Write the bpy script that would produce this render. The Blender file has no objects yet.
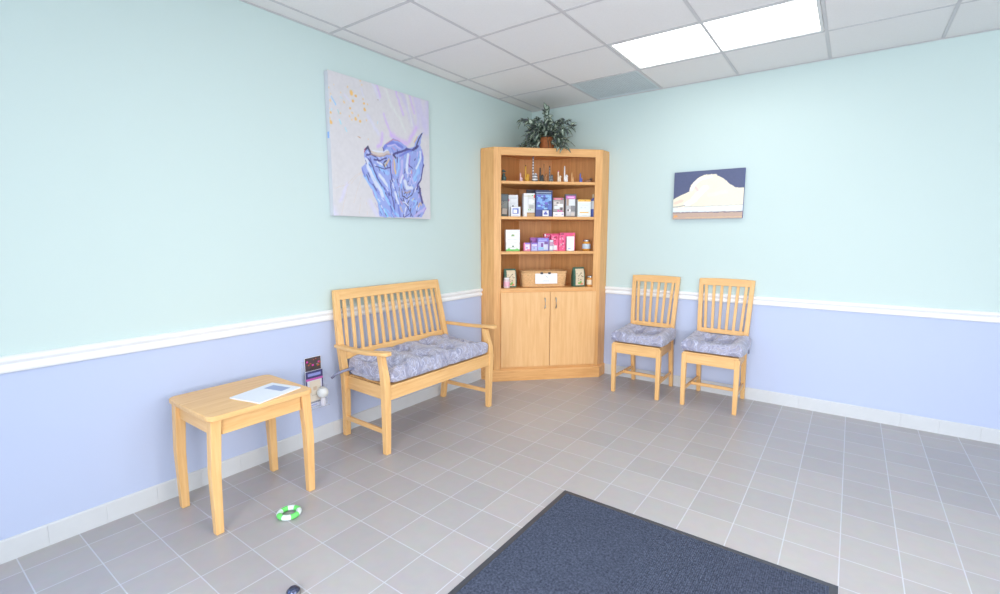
import bpy, bmesh, math, random
import numpy as np
from mathutils import Vector, Matrix
random.seed(7)
C = bpy.context.scene.collection
sc = bpy.context.scene
PI = math.pi

# ------------------------------------------------------------------ camera
cam_d = bpy.data.cameras.new('camera'); cam = bpy.data.objects.new('camera', cam_d); C.objects.link(cam)
cam.location = (2.8079, -4.4071, 1.3787)
cam.rotation_euler = (math.radians(90 - 7.3616), 0, math.radians(36.1976))
cam_d.sensor_width = 36; cam_d.lens = 478.93 / 1000 * 36; cam_d.clip_start = 0.05
sc.camera = cam
# ------------------------------------------------------------------ view and world
sc.view_settings.view_transform = 'Standard'; sc.view_settings.look = 'None'
sc.view_settings.gamma = 1; sc.view_settings.use_curve_mapping = False
sc.view_settings.exposure = 0.08
w = bpy.data.worlds.new('sky'); sc.world = w; w.use_nodes = True
bg = w.node_tree.nodes['Background']; bg.inputs[0].default_value = (0.80, 0.90, 1.0, 1); bg.inputs[1].default_value = 1.0
try:
    sc.cycles.use_denoising = True
    sc.cycles.max_bounces = 10; sc.cycles.diffuse_bounces = 6
    sc.cycles.sample_clamp_indirect = 6
except Exception: pass
RW, RD, RH = 4.9, 6.3, 2.656       # room: x 0..RW, y -RD..0, height RH
def area(name, loc, rot, sx, sy, power, col, spread=PI):
    l = bpy.data.lights.new(name, 'AREA'); l.shape = 'RECTANGLE'; l.size = sx; l.size_y = sy
    l.energy = power; l.color = col; l.spread = spread
    o = bpy.data.objects.new(name, l); C.objects.link(o); o.location = loc; o.rotation_euler = rot
    return o
# daylight coming in through the window openings of the unseen walls
area('daylight_front_window', (3.3, -RD + 0.28, 1.35), (PI/2 - .25, 0, 0), 2.6, 1.8, 95, (0.99, 0.98, 1.0), 2.2)
area('daylight_side_window', (RW - 0.34, -3.4, 1.45), (PI/2 - .35, 0, PI/2), 2.5, 1.55, 36, (1.0, 0.98, 0.95), 2.4)
area('daylight_left_window', (0.26, -5.35, 1.3), (PI/2 - .2, 0, -PI/2), 1.1, 1.8, 30, (0.42, 0.68, 1.0))

# ------------------------------------------------------------------ materials
def lin(c):
    o = []
    for v in c[:3]:
        v = v / 255
        o.append(v / 12.92 if v <= .04045 else ((v + .055) / 1.055) ** 2.4)
    return (*o, 1)
MC = {}
def mat(name, col, rough=.5, metal=0, spec=.5, noise=0, nscale=40, bump=0, bscale=200, emit=None, trans=0, alpha=1):
    if name in MC: return MC[name]
    m = bpy.data.materials.new(name); m.use_nodes = True; nt = m.node_tree; p = nt.nodes['Principled BSDF']
    p.inputs['Base Color'].default_value = lin(col); p.inputs['Roughness'].default_value = rough
    p.inputs['Metallic'].default_value = metal; p.inputs['Specular IOR Level'].default_value = spec
    if trans: p.inputs['Transmission Weight'].default_value = trans
    if alpha < 1: p.inputs['Alpha'].default_value = alpha
    tc = nt.nodes.new('ShaderNodeTexCoord')
    if noise:
        n = nt.nodes.new('ShaderNodeTexNoise'); n.inputs['Scale'].default_value = nscale; n.inputs['Detail'].default_value = 3
        nt.links.new(tc.outputs['Object'], n.inputs['Vector'])
        mx = nt.nodes.new('ShaderNodeMix'); mx.data_type = 'RGBA'
        a = [max(0, v - noise) for v in col]; b = [min(255, v + noise) for v in col]
        mx.inputs[6].default_value = lin(a); mx.inputs[7].default_value = lin(b)
        nt.links.new(n.outputs['Fac'], mx.inputs[0]); nt.links.new(mx.outputs[2], p.inputs['Base Color'])
    if bump:
        n2 = nt.nodes.new('ShaderNodeTexNoise'); n2.inputs['Scale'].default_value = bscale
        nt.links.new(tc.outputs['Object'], n2.inputs['Vector'])
        bp = nt.nodes.new('ShaderNodeBump'); bp.inputs['Strength'].default_value = bump; bp.inputs['Distance'].default_value = .002
        nt.links.new(n2.outputs['Fac'], bp.inputs['Height']); nt.links.new(bp.outputs[0], p.inputs['Normal'])
    if emit:
        p.inputs['Emission Color'].default_value = lin(emit[0]); p.inputs['Emission Strength'].default_value = emit[1]
    MC[name] = m; return m
def wood(name, c1, c2, axis='Z', rough=.42, scale=1.0):
    if name in MC: return MC[name]
    m = bpy.data.materials.new(name); m.use_nodes = True; nt = m.node_tree; p = nt.nodes['Principled BSDF']
    tc = nt.nodes.new('ShaderNodeTexCoord'); mp = nt.nodes.new('ShaderNodeMapping')
    s = [26 * scale] * 3; s['XYZ'.index(axis)] = 1.6 * scale; mp.inputs['Scale'].default_value = s
    nt.links.new(tc.outputs['Object'], mp.inputs[0])
    n = nt.nodes.new('ShaderNodeTexNoise'); n.inputs['Scale'].default_value = 2.2; n.inputs['Detail'].default_value = 5; n.inputs['Roughness'].default_value = .62
    n.inputs['Distortion'].default_value = .5
    nt.links.new(mp.outputs[0], n.inputs['Vector'])
    cr = nt.nodes.new('ShaderNodeValToRGB'); cr.color_ramp.elements[0].position = .32; cr.color_ramp.elements[1].position = .66
    cr.color_ramp.elements[0].color = lin(c1); cr.color_ramp.elements[1].color = lin(c2)
    nt.links.new(n.outputs['Fac'], cr.inputs[0]); nt.links.new(cr.outputs[0], p.inputs['Base Color'])
    p.inputs['Roughness'].default_value = rough
    MC[name] = m; return m
def attr_mat(name, rough=.6):
    if name in MC: return MC[name]
    m = bpy.data.materials.new(name); m.use_nodes = True; nt = m.node_tree; p = nt.nodes['Principled BSDF']
    a = nt.nodes.new('ShaderNodeAttribute'); a.attribute_name = 'paint'
    nt.links.new(a.outputs['Color'], p.inputs['Base Color']); p.inputs['Roughness'].default_value = rough
    MC[name] = m; return m

# ------------------------------------------------------------------ mesh helpers
def B(): return bmesh.new()
def box(bm, x0, x1, y0, y1, z0, z1, mi=0):
    v = [bm.verts.new(p) for p in ((x0,y0,z0),(x1,y0,z0),(x1,y1,z0),(x0,y1,z0),(x0,y0,z1),(x1,y0,z1),(x1,y1,z1),(x0,y1,z1))]
    for f in ((3,2,1,0),(4,5,6,7),(0,1,5,4),(1,2,6,5),(2,3,7,6),(3,0,4,7)):
        fc = bm.faces.new([v[i] for i in f]); fc.material_index = mi
    return v
def loft(bm, secs, mi=0, caps=True, closed=False):
    rs = [[bm.verts.new(p) for p in s] for s in secs]; n = len(rs[0])
    m = len(rs)
    for i in range(m if closed else m - 1):
        a, b = rs[i], rs[(i + 1) % m]
        for j in range(n):
            f = bm.faces.new((a[j], a[(j+1) % n], b[(j+1) % n], b[j])); f.material_index = mi
    if caps and not closed:
        bm.faces.new(list(reversed(rs[0]))).material_index = mi; bm.faces.new(rs[-1]).material_index = mi
    return rs
def post(bm, pts, mi=0):          # pts: (x, y, z, halfwidth_x, halfdepth_y); square legs, horizontal sections
    loft(bm, [[(x-a,y-b,z),(x+a,y-b,z),(x+a,y+b,z),(x-a,y+b,z)] for x,y,z,a,b in pts], mi)
def rail(bm, pts, h, d, mi=0):    # runs along a path, vertical height h, thickness d
    P = [Vector(p) for p in pts]; secs = []
    for i, p in enumerate(P):
        t = (P[min(i+1, len(P)-1)] - P[max(i-1, 0)]).normalized()
        s = Vector((-t.y, t.x, 0)).normalized() * d / 2; u = Vector((0, 0, h / 2))
        secs.append([p - s - u, p + s - u, p + s + u, p - s + u])
    loft(bm, secs, mi)
def tube(bm, pts, r, n=8, mi=0, closed=False):
    P = [Vector(p) for p in pts]; secs = []; m = len(P)
    R = r if isinstance(r, (list, tuple)) else [r] * m
    up = Vector((0, 0, 1)); 
    for i, p in enumerate(P):
        t = (P[(i+1) % m] - P[i-1]) if closed else (P[min(i+1, m-1)] - P[max(i-1, 0)])
        t = t.normalized()
        a = up.cross(t)
        if a.length < .05: a = Vector((1, 0, 0)).cross(t)
        a.normalize(); b = t.cross(a)
        secs.append([p + (a * math.cos(k*2*PI/n) + b * math.sin(k*2*PI/n)) * R[i] for k in range(n)])
    loft(bm, secs, mi, closed=closed)
def lathe(bm, prof, cx=0, cy=0, n=24, mi=0, sx=1, sy=1):
    loft(bm, [[(cx + r*sx*math.cos(k*2*PI/n), cy + r*sy*math.sin(k*2*PI/n), z) for k in range(n)] for r, z in prof], mi)
def prism(bm, poly, z0, z1, mi=0):
    loft(bm, [[(x, y, z0) for x, y in poly], [(x, y, z1) for x, y in poly]], mi)
def ell(bm, c, r, rot=None, n=12, mi=0):
    M = Matrix.Translation(c) @ (rot or Matrix.Identity(4)) @ Matrix.Diagonal((*r, 1))
    q = bmesh.ops.create_uvsphere(bm, u_segments=n, v_segments=max(6, n*2//3), radius=1, matrix=M)
    for v in q['verts']:
        for f in v.link_faces: f.material_index = mi
def xform(bm, M):
    for v in bm.verts: v.co = M @ v.co
def tag(o, label=None, cat=None, group=None, kind=None):
    if label: o['label'] = label
    if cat: o['category'] = cat
    if group: o['group'] = group
    if kind: o['kind'] = kind
    return o
def obj(name, bm, m, parent=None, bev=0, smooth=False, loc=None, seg=2, rotz=None):
    bmesh.ops.recalc_face_normals(bm, faces=bm.faces[:])
    me = bpy.data.meshes.new(name); bm.to_mesh(me); bm.free()
    for q in (m if isinstance(m, (list, tuple)) else [m]): me.materials.append(q)
    o = bpy.data.objects.new(name, me); C.objects.link(o)
    if parent: o.parent = parent
    if loc: o.location = loc
    if rotz is not None: o.rotation_euler = (0, 0, rotz)
    if smooth:
        for f in me.polygons: f.use_smooth = True
    if bev:
        b = o.modifiers.new('bevel', 'BEVEL'); b.width = bev; b.segments = seg; b.limit_method = 'ANGLE'; b.angle_limit = math.radians(35)
        if not smooth:
            for f in me.polygons: f.use_smooth = True
            b.harden_normals = True
    return o
def thing(name, label, cat, loc=(0,0,0), rotz=0, group=None):
    o = bpy.data.objects.new(name, None); C.objects.link(o); o.location = loc; o.rotation_euler = (0,0,rotz)
    o.empty_display_size = .1
    return tag(o, label, cat, group)
def struct(name, bm, m, parent=None, **k):
    o = obj(name, bm, m, parent, **k)
    if not parent: o['kind'] = 'structure'
    return o
def dup(root, loc, rotz, label, group=None):
    r = root.copy(); C.objects.link(r); r.location = loc; r.rotation_euler = (0,0,rotz); r['label'] = label
    if group: r['group'] = group
    for ch in list(root.children):
        c = ch.copy(); C.objects.link(c); c.parent = r
        for g in list(ch.children):
            d = g.copy(); C.objects.link(d); d.parent = c
    return r

# ------------------------------------------------------------------ setting
TEAL = (197, 215, 213); LAV = (186, 198, 226)
def wall_material():
    m = bpy.data.materials.new('two_tone_wall_paint'); m.use_nodes = True; nt = m.node_tree; p = nt.nodes['Principled BSDF']
    tc = nt.nodes.new('ShaderNodeTexCoord'); sp = nt.nodes.new('ShaderNodeSeparateXYZ'); nt.links.new(tc.outputs['Object'], sp.inputs[0])
    gt = nt.nodes.new('ShaderNodeMath'); gt.operation = 'GREATER_THAN'; gt.inputs[1].default_value = .845; nt.links.new(sp.outputs[2], gt.inputs[0])
    mx = nt.nodes.new('ShaderNodeMix'); mx.data_type = 'RGBA'; mx.inputs[6].default_value = lin(LAV); mx.inputs[7].default_value = lin(TEAL)
    nt.links.new(gt.outputs[0], mx.inputs[0]); nt.links.new(mx.outputs[2], p.inputs['Base Color'])
    p.inputs['Roughness'].default_value = .55; p.inputs['Specular IOR Level'].default_value = .3
    n = nt.nodes.new('ShaderNodeTexNoise'); n.inputs['Scale'].default_value = 160; nt.links.new(tc.outputs['Object'], n.inputs['Vector'])
    b = nt.nodes.new('ShaderNodeBump'); b.inputs['Strength'].default_value = .08; b.inputs['Distance'].default_value = .002
    nt.links.new(n.outputs['Fac'], b.inputs['Height']); nt.links.new(b.outputs[0], p.inputs['Normal'])
    return m
def floor_material():
    m = bpy.data.materials.new('grey_floor_tile'); m.use_nodes = True; nt = m.node_tree; p = nt.nodes['Principled BSDF']
    tc = nt.nodes.new('ShaderNodeTexCoord'); mp = nt.nodes.new('ShaderNodeMapping'); nt.links.new(tc.outputs['Object'], mp.inputs[0])
    mp.inputs['Location'].default_value = (-1.398 + 10*.2095, 2.427 + 40*.2095, 0)
    br = nt.nodes.new('ShaderNodeTexBrick'); br.offset = 0; br.squash = 1
    br.inputs['Scale'].default_value = 1; br.inputs['Brick Width'].default_value = .2095; br.inputs['Row Height'].default_value = .2095
    br.inputs['Mortar Size'].default_value = .0027; br.inputs['Mortar Smooth'].default_value = .3; br.inputs['Bias'].default_value = 0
    br.inputs['Color1'].default_value = lin((172, 168, 170)); br.inputs['Color2'].default_value = lin((181, 176, 176)); br.inputs['Mortar'].default_value = lin((200, 202, 210))
    nt.links.new(mp.outputs[0], br.inputs['Vector'])
    n = nt.nodes.new('ShaderNodeTexNoise'); n.inputs['Scale'].default_value = 18; n.inputs['Detail'].default_value = 6; nt.links.new(tc.outputs['Object'], n.inputs['Vector'])
    mx = nt.nodes.new('ShaderNodeMix'); mx.data_type = 'RGBA'; mx.blend_type = 'MULTIPLY'; mx.inputs[0].default_value = .16
    nt.links.new(br.outputs['Color'], mx.inputs[6]); nt.links.new(n.outputs['Color'], mx.inputs[7]); nt.links.new(mx.outputs[2], p.inputs['Base Color'])
    b = nt.nodes.new('ShaderNodeBump'); b.inputs['Strength'].default_value = .5; b.inputs['Distance'].default_value = .0015; b.invert = True
    nt.links.new(br.outputs['Fac'], b.inputs['Height']); nt.links.new(b.outputs[0], p.inputs['Normal'])
    p.inputs['Roughness'].default_value = .32
    return m
WALL = wall_material(); TRIM = mat('white_trim_paint', (236, 238, 240), .35)
def wall_holes(bm, along, u0, u1, v0, v1, t0, t1, holes):     # along 'x' or 'y'; a wall slab with rectangular openings
    us = sorted({u0, u1, *[h[0] for h in holes], *[h[1] for h in holes]}); vs = sorted({v0, v1, *[h[2] for h in holes], *[h[3] for h in holes]})
    for a, b in zip(us, us[1:]):
        for c, d in zip(vs, vs[1:]):
            if any(h[0] <= a and b <= h[1] and h[2] <= c and d <= h[3] for h in holes): continue
            box(bm, a, b, t0, t1, c, d) if along == 'x' else box(bm, t0, t1, a, b, c, d)
bm = B(); box(bm, -.1, RW+.1, -RD-.1, .1, -.1, 0); struct('floor', bm, floor_material())
bm = B(); box(bm, -.1, RW+.1, 0, .1, 0, RH+.1); struct('wall_back', bm, WALL)
bm = B(); wall_holes(bm, 'y', -RD, 0, 0, RH+.1, -.1, 0, [(-5.95, -4.75, .35, 2.25)]); struct('wall_left', bm, WALL)
bm = B(); wall_holes(bm, 'y', -RD, 0, 0, RH+.1, RW, RW+.1, [(-4.7, -2.1, .6, 2.3)]); struct('wall_right', bm, WALL)
bm = B(); wall_holes(bm, 'x', -.1, RW+.1, 0, RH+.1, -RD-.1, -RD, [(1.95, 4.65, .35, 2.35)]); struct('wall_front', bm, WALL)
def frame_in(name, along, u0, u1, v0, v1, t, nm):
    bm = B(); e = .05
    def q(a, b, c, d): box(bm, a, b, t-.03, t+.03, c, d) if along == 'x' else box(bm, t-.03, t+.03, a, b, c, d)
    q(u0, u1, v0, v0+e); q(u0, u1, v1-e, v1); q(u0, u0+e, v0+e, v1-e); q(u1-e, u1, v0+e, v1-e)
    for k in range(1, nm): um = u0 + (u1-u0)*k/nm; q(um-e/2, um+e/2, v0+e, v1-e)
    struct(name, bm, TRIM)
frame_in('window_1', 'x', 1.95, 4.65, .35, 2.35, -RD-.05, 3)
frame_in('window_2', 'y', -4.7, -2.1, .6, 2.3, RW+.05, 2)
frame_in('window_3', 'y', -5.95, -4.75, .35, 2.25, -.05, 1)
# chair rail: a moulded profile (two rounded beads and a groove), z .809-.881
PROF = [(0,.809),(.010,.809),(.016,.813),(.019,.822),(.018,.832),(.012,.838),(.010,.843),(.012,.848),(.019,.854),(.024,.862),(.024,.872),(.017,.879),(0,.881)]
def moulding(name, prof, ax, a, b, m):
    bm = B()
    if ax == 'y': loft(bm, [[(d, a, z) for d, z in prof], [(d, b, z) for d, z in prof]])
    else: loft(bm, [[(a, -d, z) for d, z in prof], [(b, -d, z) for d, z in prof]])
    return struct(name, bm, m)
moulding('trim_1', PROF, 'y', -RD, -.879, TRIM); moulding('trim_2', PROF, 'x', .879, RW, TRIM)
# tiled cove base, light grey-white with joints
BASE = mat('pale_base_tile', (206, 210, 214), .35, noise=5, nscale=9)
def tile_base(name, ax, a, b):
    bm = B(); u = a
    while u < b - .005:
        e = min(u + .2088, b)
        p = [(0, .0), (.009, .0), (.009, .094), (.006, .099), (0, .1)]
        if ax == 'y': loft(bm, [[(d, u, z) for d, z in p], [(d, e, z) for d, z in p]])
        else: loft(bm, [[(u, -d, z) for d, z in p], [(e, -d, z) for d, z in p]])
        u += .2095
    return struct(name, bm, BASE)
tile_base('baseboard_left', 'y', -RD, -.879); tile_base('baseboard_back', 'x', .879, RW)
# suspended ceiling: panels between the bars, 0.6096 m grid
G = .6096; GX = [.1353 + k*G for k in range(9)]; GY = [-.5945 - k*G for k in range(-0, 10)]
xs = [0] + [x for x in GX if x < RW] + [RW]; ys = [0] + [y for y in GY if y > -RD] + [-RD]
LIGHTS = {(3, 2), (4, 2)}
TILE = mat('mineral_fibre_ceiling', (238, 236, 235), .9, spec=.1, noise=5, nscale=120, bump=.5, bscale=260)
def cell(i, j): return xs[i], xs[i+1], ys[j+1], ys[j]
lights = [((3, 1), 2), ((3, 5), 2), ((3, 8), 2), ((6, 5), 2)]
skip = set()
for (i, j), n in lights:
    for k in range(n): skip.add((i+k, j))
skip.add((2, 0))
bm = B()
for i in range(len(xs)-1):
    for j in range(len(ys)-1):
        if (i, j) in skip: continue
        x0, x1, y0, y1 = cell(i, j)
        if x1 - x0 < .01 or y1 - y0 < .01: continue
        g = .003
        secs = []
        for e, z in ((.000, RH+.016), (.000, RH+.006), (.010, RH+.0005)):
            secs.append([(x0+g+e, y0+g+e, z), (x1-g-e, y0+g+e, z), (x1-g-e, y1-g-e, z), (x0+g+e, y1-g-e, z)])
        loft(bm, secs)
box(bm, -.1, RW+.1, -RD-.1, .1, RH+.14, RH+.2)
struct('ceiling', bm, TILE)
GRID = mat('ceiling_grid_metal', (205, 203, 205), .45)
bm = B(); hw = .009
for x in xs[1:-1]: box(bm, x-hw, x+hw, -RD, 0, RH-.001, RH+.005)
for y in ys[1:-1]:
    for a, b in zip(xs, xs[1:]):
        if any(j_y == y and i0 < a < i1 for j_y, i0, i1 in ()): continue
        box(bm, a+hw if a > 0 else a, b-hw if b < RW else b, y-hw, y+hw, RH-.001, RH+.005)
# wall angle
box(bm, 0, .018, -RD, 0, RH-.004, RH-.001); box(bm, .018, RW, -.018, 0, RH-.004, RH-.001)
struct('trim_3', bm, GRID)
DIFF = mat('lit_light_diffuser', (255, 255, 255), .5, emit=((255, 253, 250), 4))
FRAME = mat('light_frame_white', (225, 225, 225), .4)
LAB = ['bright rectangular ceiling light panel near the painting on the right wall', 'rectangular ceiling light panel in the middle of the room', 'rectangular ceiling light panel nearest the front window', 'rectangular ceiling light panel by the right side window']
for q, ((i, j), n) in enumerate(lights):
    x0 = xs[i]; x1 = xs[i+n]; y0 = ys[j+1]; y1 = ys[j]
    t = thing('ceiling_light', LAB[q], 'ceiling light', ((x0+x1)/2, (y0+y1)/2, RH), 0, 'recessed ceiling lights')
    a = (x1-x0)/2 - .012; b = (y1-y0)/2 - .012
    bm = B(); e = .018
    for p in ((-a, a, -b, -b+e), (-a, a, b-e, b), (-a, -a+e, -b+e, b-e), (a-e, a, -b+e, b-e)): box(bm, p[0], p[1], p[2], p[3], .0, .03)
    box(bm, -a, a, -b, b, .08, .09); obj('frame', bm, FRAME, t)
    bm = B(); box(bm, -a+e, a-e, -b+e, b-e, .006, .012); obj('diffuser', bm, DIFF, t)
# air return grille in the last row
x0, x1, y0, y1 = cell(2, 0)
t = thing('ceiling_vent', 'blue-grey perforated air return panel in the ceiling above the cabinet', 'vent', ((x0+x1)/2, (y0+y1)/2, RH))
a = (x1-x0)/2 - .010; b = (y1-y0)/2 - .010
VM = mat('vent_grey_metal', (206, 216, 220), .5, noise=8, nscale=14)
bm = B(); e = .02
for p in ((-a, a, -b, -b+e), (-a, a, b-e, b), (-a, -a+e, -b+e, b-e), (a-e, a, -b+e, b-e)): box(bm, *p, .0, .012)
obj('frame', bm, VM, t)
bm = B(); n = 28
for k in range(n+1):
    c = -a+e + (2*(a-e))*k/n; box(bm, c-.0055, c+.0055, -b+e, b-e, .004, .0055)
for k in range(n+1):
    c = -b+e + (2*(b-e))*k/n; box(bm, -a+e, a-e, c-.0055, c+.0055, .0056, .007)
obj('perforated_panel', bm, VM, t)
bm = B(); box(bm, -a, a, -b, b, .02, .024); obj('backing', bm, mat('vent_backing', (160, 168, 172), .8), t)

# ------------------------------------------------------------------ corner cabinet (local x along the face, +y towards the corner)
OAK = wood('oak_vertical_grain', (212, 154, 92), (232, 180, 118), 'Z', .4)
OAKX = wood('oak_horizontal_grain', (212, 154, 92), (232, 180, 118), 'X', .4)
OAKD = wood('oak_door_veneer', (226, 174, 114), (238, 192, 136), 'Z', .4, .7)
OAKI = wood('oak_interior_veneer', (206, 148, 92), (226, 172, 112), 'Z', .5, .8)
ST = mat('brushed_steel', (190, 186, 178), .3, metal=.9)
HF = .5112                                    # half the width of the diagonal face
FC = (.5155, -.5155)
def w2l(x, y): 
    dx, dy = x - FC[0], y - FC[1]; c = math.sqrt(.5); return (dx*c + dy*c, -dx*c + dy*c)
def l2w(x, y):
    c = math.sqrt(.5); return (FC[0] + x*c - y*c, FC[1] + x*c + y*c)
CAB_ROT = PI/4
# 
CB = thing('corner_cabinet', 'tall honey oak corner cabinet with open shelves above two doors', 'cabinet', (FC[0], FC[1], 0), CAB_ROT)
Hc = 2.163; g = .004
fl, fr = (-HF, 0), (HF, 0)
wl, wr = w2l(g, -.877), w2l(.877, -g)          # where the short returns meet the walls
dl, dr = w2l(.154, -.877), w2l(.877, -.154)
T = .018
def wall_poly(inset=0.0, front=.0):             # footprint from the face to the walls
    a = w2l(g+inset, -.877+.0); b = w2l(.877, -g-inset); c1 = w2l(g+inset, -.25); c2 = w2l(.25, -g-inset)
    return [(-HF+front*.6, front), (HF-front*.6, front), b, c2, c1, a]
def shrink(poly, d):
    cx = sum(p[0] for p in poly)/len(poly); cy = sum(p[1] for p in poly)/len(poly); out = []
    n = len(poly)
    for i in range(n):
        p0, p1, p2 = Vector(poly[i-1]), Vector(poly[i]), Vector(poly[(i+1) % n])
        e1 = (p1-p0).normalized(); e2 = (p2-p1).normalized()
        n1 = Vector((-e1.y, e1.x)); n2 = Vector((-e2.y, e2.x)); b = (n1+n2).normalized(); k = d / max(.3, b.dot(n1))
        out.append((p1.x + b.x*k, p1.y + b.y*k))
    return out
full = wall_poly()
inner = shrink(full, T)
# side returns, a thin slab each
def slab(bm, p, q, th, z0, z1):                 # vertical board p->q, thickness to the left of p->q
    p = Vector(p); q = Vector(q); e = (q-p).normalized(); nn = Vector((-e.y, e.x)) * th
    prism(bm, [tuple(p), tuple(q), tuple(q+nn), tuple(p+nn)], z0, z1)
bm = B(); slab(bm, full[5], full[0], T, .02, Hc-.02); obj('side_panel', bm, OAK, CB, .001)
bm = B(); slab(bm, full[1], full[2], T, .02, Hc-.02); obj('side_panel', bm, OAK, CB, .001)
bm = B()
for i in (2, 3, 4): 
    slab(bm, full[i], full[(i+1)], .008, .12, Hc-.0205)
obj('back_panel', bm, OAKI, CB)
# face frame
bm = B(); z0, z1 = .11, Hc-.001
box(bm, -HF, -HF+.068, 0, .02, z0, z1); box(bm, HF-.068, HF, 0, .02, z0, z1)
ff1 = obj('stile', bm, OAK, CB, .0015)
bm = B(); box(bm, -HF+.068, HF-.068, .0005, .0195, 2.093, z1); obj('top_rail', bm, OAKX, CB, .001)
bm = B(); box(bm, -HF+.068, HF-.068, .0005, .0195, .845, .884); obj('middle_rail', bm, OAKX, CB, .001)
bm = B(); box(bm, -HF+.068, HF-.068, .0005, .0195, .105, .150); obj('bottom_rail', bm, OAKX, CB, .001)
bm = B(); prism(bm, shrink(full, .001), Hc-.02, Hc); obj('top', bm, OAKX, CB, .001)
shelf_poly = shrink(full, T+.001); shelf_poly[0] = (-HF+.02, .003); shelf_poly[1] = (HF-.02, .003)
SH = [.885, 1.229, 1.549, 1.868]
for z, th in ((SH[1], .026), (SH[2], .026), (SH[3], .026)):
    pl_ = [(-HF+.0685, .003), (HF-.0685, .003), (HF-.0685, .021), (HF-.02, .021)] + shelf_poly[2:] + [(-HF+.02, .021), (-HF+.0685, .021)]
    bm = B(); prism(bm, pl_, z-th, z); obj('shelf', bm, OAKX, CB, .002)
pl_ = [(-HF+.02, .021), (HF-.02, .021)] + shelf_poly[2:]
bm = B(); prism(bm, pl_, SH[0]-.02, SH[0]); obj('cabinet_deck', bm, OAKX, CB, .001)
# doors, proud of the frame
for s0, s1, hs in ((.064, .5325, .481), (.5365, .986, .587)):
    bm = B(); box(bm, s0-HF, s1-HF, -.019, -.001, .135, .848); d = obj('door', bm, OAKD, CB, .003)
    bm = B(); hx = hs-HF
    tube(bm, [(hx, -.021, .695), (hx, -.036, .700), (hx, -.042, .712), (hx, -.042, .775), (hx, -.036, .787), (hx, -.021, .792)], .0055, 10)
    h = obj('handle', bm, ST, d, smooth=True); h['label'] = 'slim brushed steel bow handle'
# plinth wrapping the face and both returns, bevelled top
def offs(d): return [w2l(g, -.877-d), (w2l(.154, -.877-d)[0]-d*.4, w2l(.154, -.877-d)[1]-d*.4) if d else dl, (w2l(.877+d, -.154)[0]+d*.4, w2l(.877+d, -.154)[1]-d*.4) if d else dr, w2l(.877+d, -g)]
o0 = offs(0.0); o1 = offs(.014)
bm = B()
for zA, zB, dA, dB in ((0, .098, .014, .014),):
    pass
def strip(bm, i):
    a0, a1, b0, b1 = o0[i], o0[i+1], o1[i], o1[i+1]
    loft(bm, [[(a0[0], a0[1]+0, 0), (b0[0], b0[1], 0), (b0[0], b0[1], .096), (b0[0]*.6+a0[0]*.4, b0[1]*.6+a0[1]*.4, .104), (a0[0], a0[1], .109)],
              [(a1[0], a1[1]+0, 0), (b1[0], b1[1], 0), (b1[0], b1[1], .096), (b1[0]*.6+a1[0]*.4, b1[1]*.6+a1[1]*.4, .104), (a1[0], a1[1], .109)]])
for i in range(3): strip(bm, i)
obj('plinth', bm, OAKX, CB)
bm = B(); prism(bm, shrink(full, .004), .0, .02); obj('base_board', bm, OAKX, CB)
def S2(s, depth): return l2w(s-HF, depth)      # a place on a shelf: s along the face, depth behind it

# ------------------------------------------------------------------ printed packs
WHITE = (236, 238, 240)
def pcol(c, r=.45): return mat('print_%d_%d_%d' % tuple(c), c, r)
def pack(name, label, cat, s0, s1, h, z, depth, thick, body, patches, group, tilt=0, rz=0, lean=0, partname='printed_label', rough=.45):
    wd = s1 - s0; x, y = S2((s0+s1)/2, depth)
    t = thing(name, label, cat, (x, y, z+.0006+abs(math.sin(math.radians(tilt)))*wd/2), CAB_ROT + math.radians(rz), group)
    bm = B(); box(bm, -wd/2, wd/2, 0, thick, 0, h)
    Mx = Matrix.Rotation(math.radians(-lean), 4, 'X') @ Matrix.Rotation(math.radians(tilt), 4, 'Y')
    xform(bm, Mx); obj('carton', bm, pcol(body, rough), t, .0015)
    bm = B(); ms = []
    for k, (u0, v0, u1, v1, c) in enumerate([(0, 0, 1, 1, body)] + list(patches)):
        mt = pcol(c, rough)
        if mt not in ms: ms.append(mt)
        y0 = -.0004 - .00025*k
        pts = [(-wd/2+u0*wd, v0*h), (-wd/2+u1*wd, v0*h), (-wd/2+u1*wd, v1*h), (-wd/2+u0*wd, v1*h)]
        f = bm.faces.new([bm.verts.new((a, y0, b)) for a, b in pts]); f.material_index = ms.index(mt)
    if patches:
        xform(bm, Mx)
        me = bpy.data.meshes.new(partname); bm.to_mesh(me); bm.free()
        for q in ms: me.materials.append(q)
        o = bpy.data.objects.new(partname, me); C.objects.link(o); o.parent = t
    return t
def specks(n, u0, v0, u1, v1, cols, su=.06, sv=.05, seed=1):
    r = random.Random(seed); o = []
    for _ in range(n):
        a = r.uniform(u0, u1-su); b = r.uniform(v0, v1-sv); k = r.uniform(.6, 1.3)
        o.append((a, b, min(u1, a+su*k), min(v1, b+sv*k), r.choice(cols)))
    return o
GB = 'printed boxes and books on the second shelf'
z = SH[2]
pack('brochure_box', 'dark grey-green photo box leaning at the left end of the second shelf', 'box', .055, .137, .205, z, .075, .05, (70, 78, 76),
     [(.1, .70, .9, .94, (88, 98, 104)), (.25, .38, .95, .68, (120, 124, 120)), (.4, .1, .95, .36, (170, 158, 146)), (.1, .03, .9, .1, (60, 72, 66))] + specks(8, .1, .1, .9, .9, [(150,150,140),(96,84,70),(60,66,80)], seed=3), GB, tilt=3)
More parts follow.
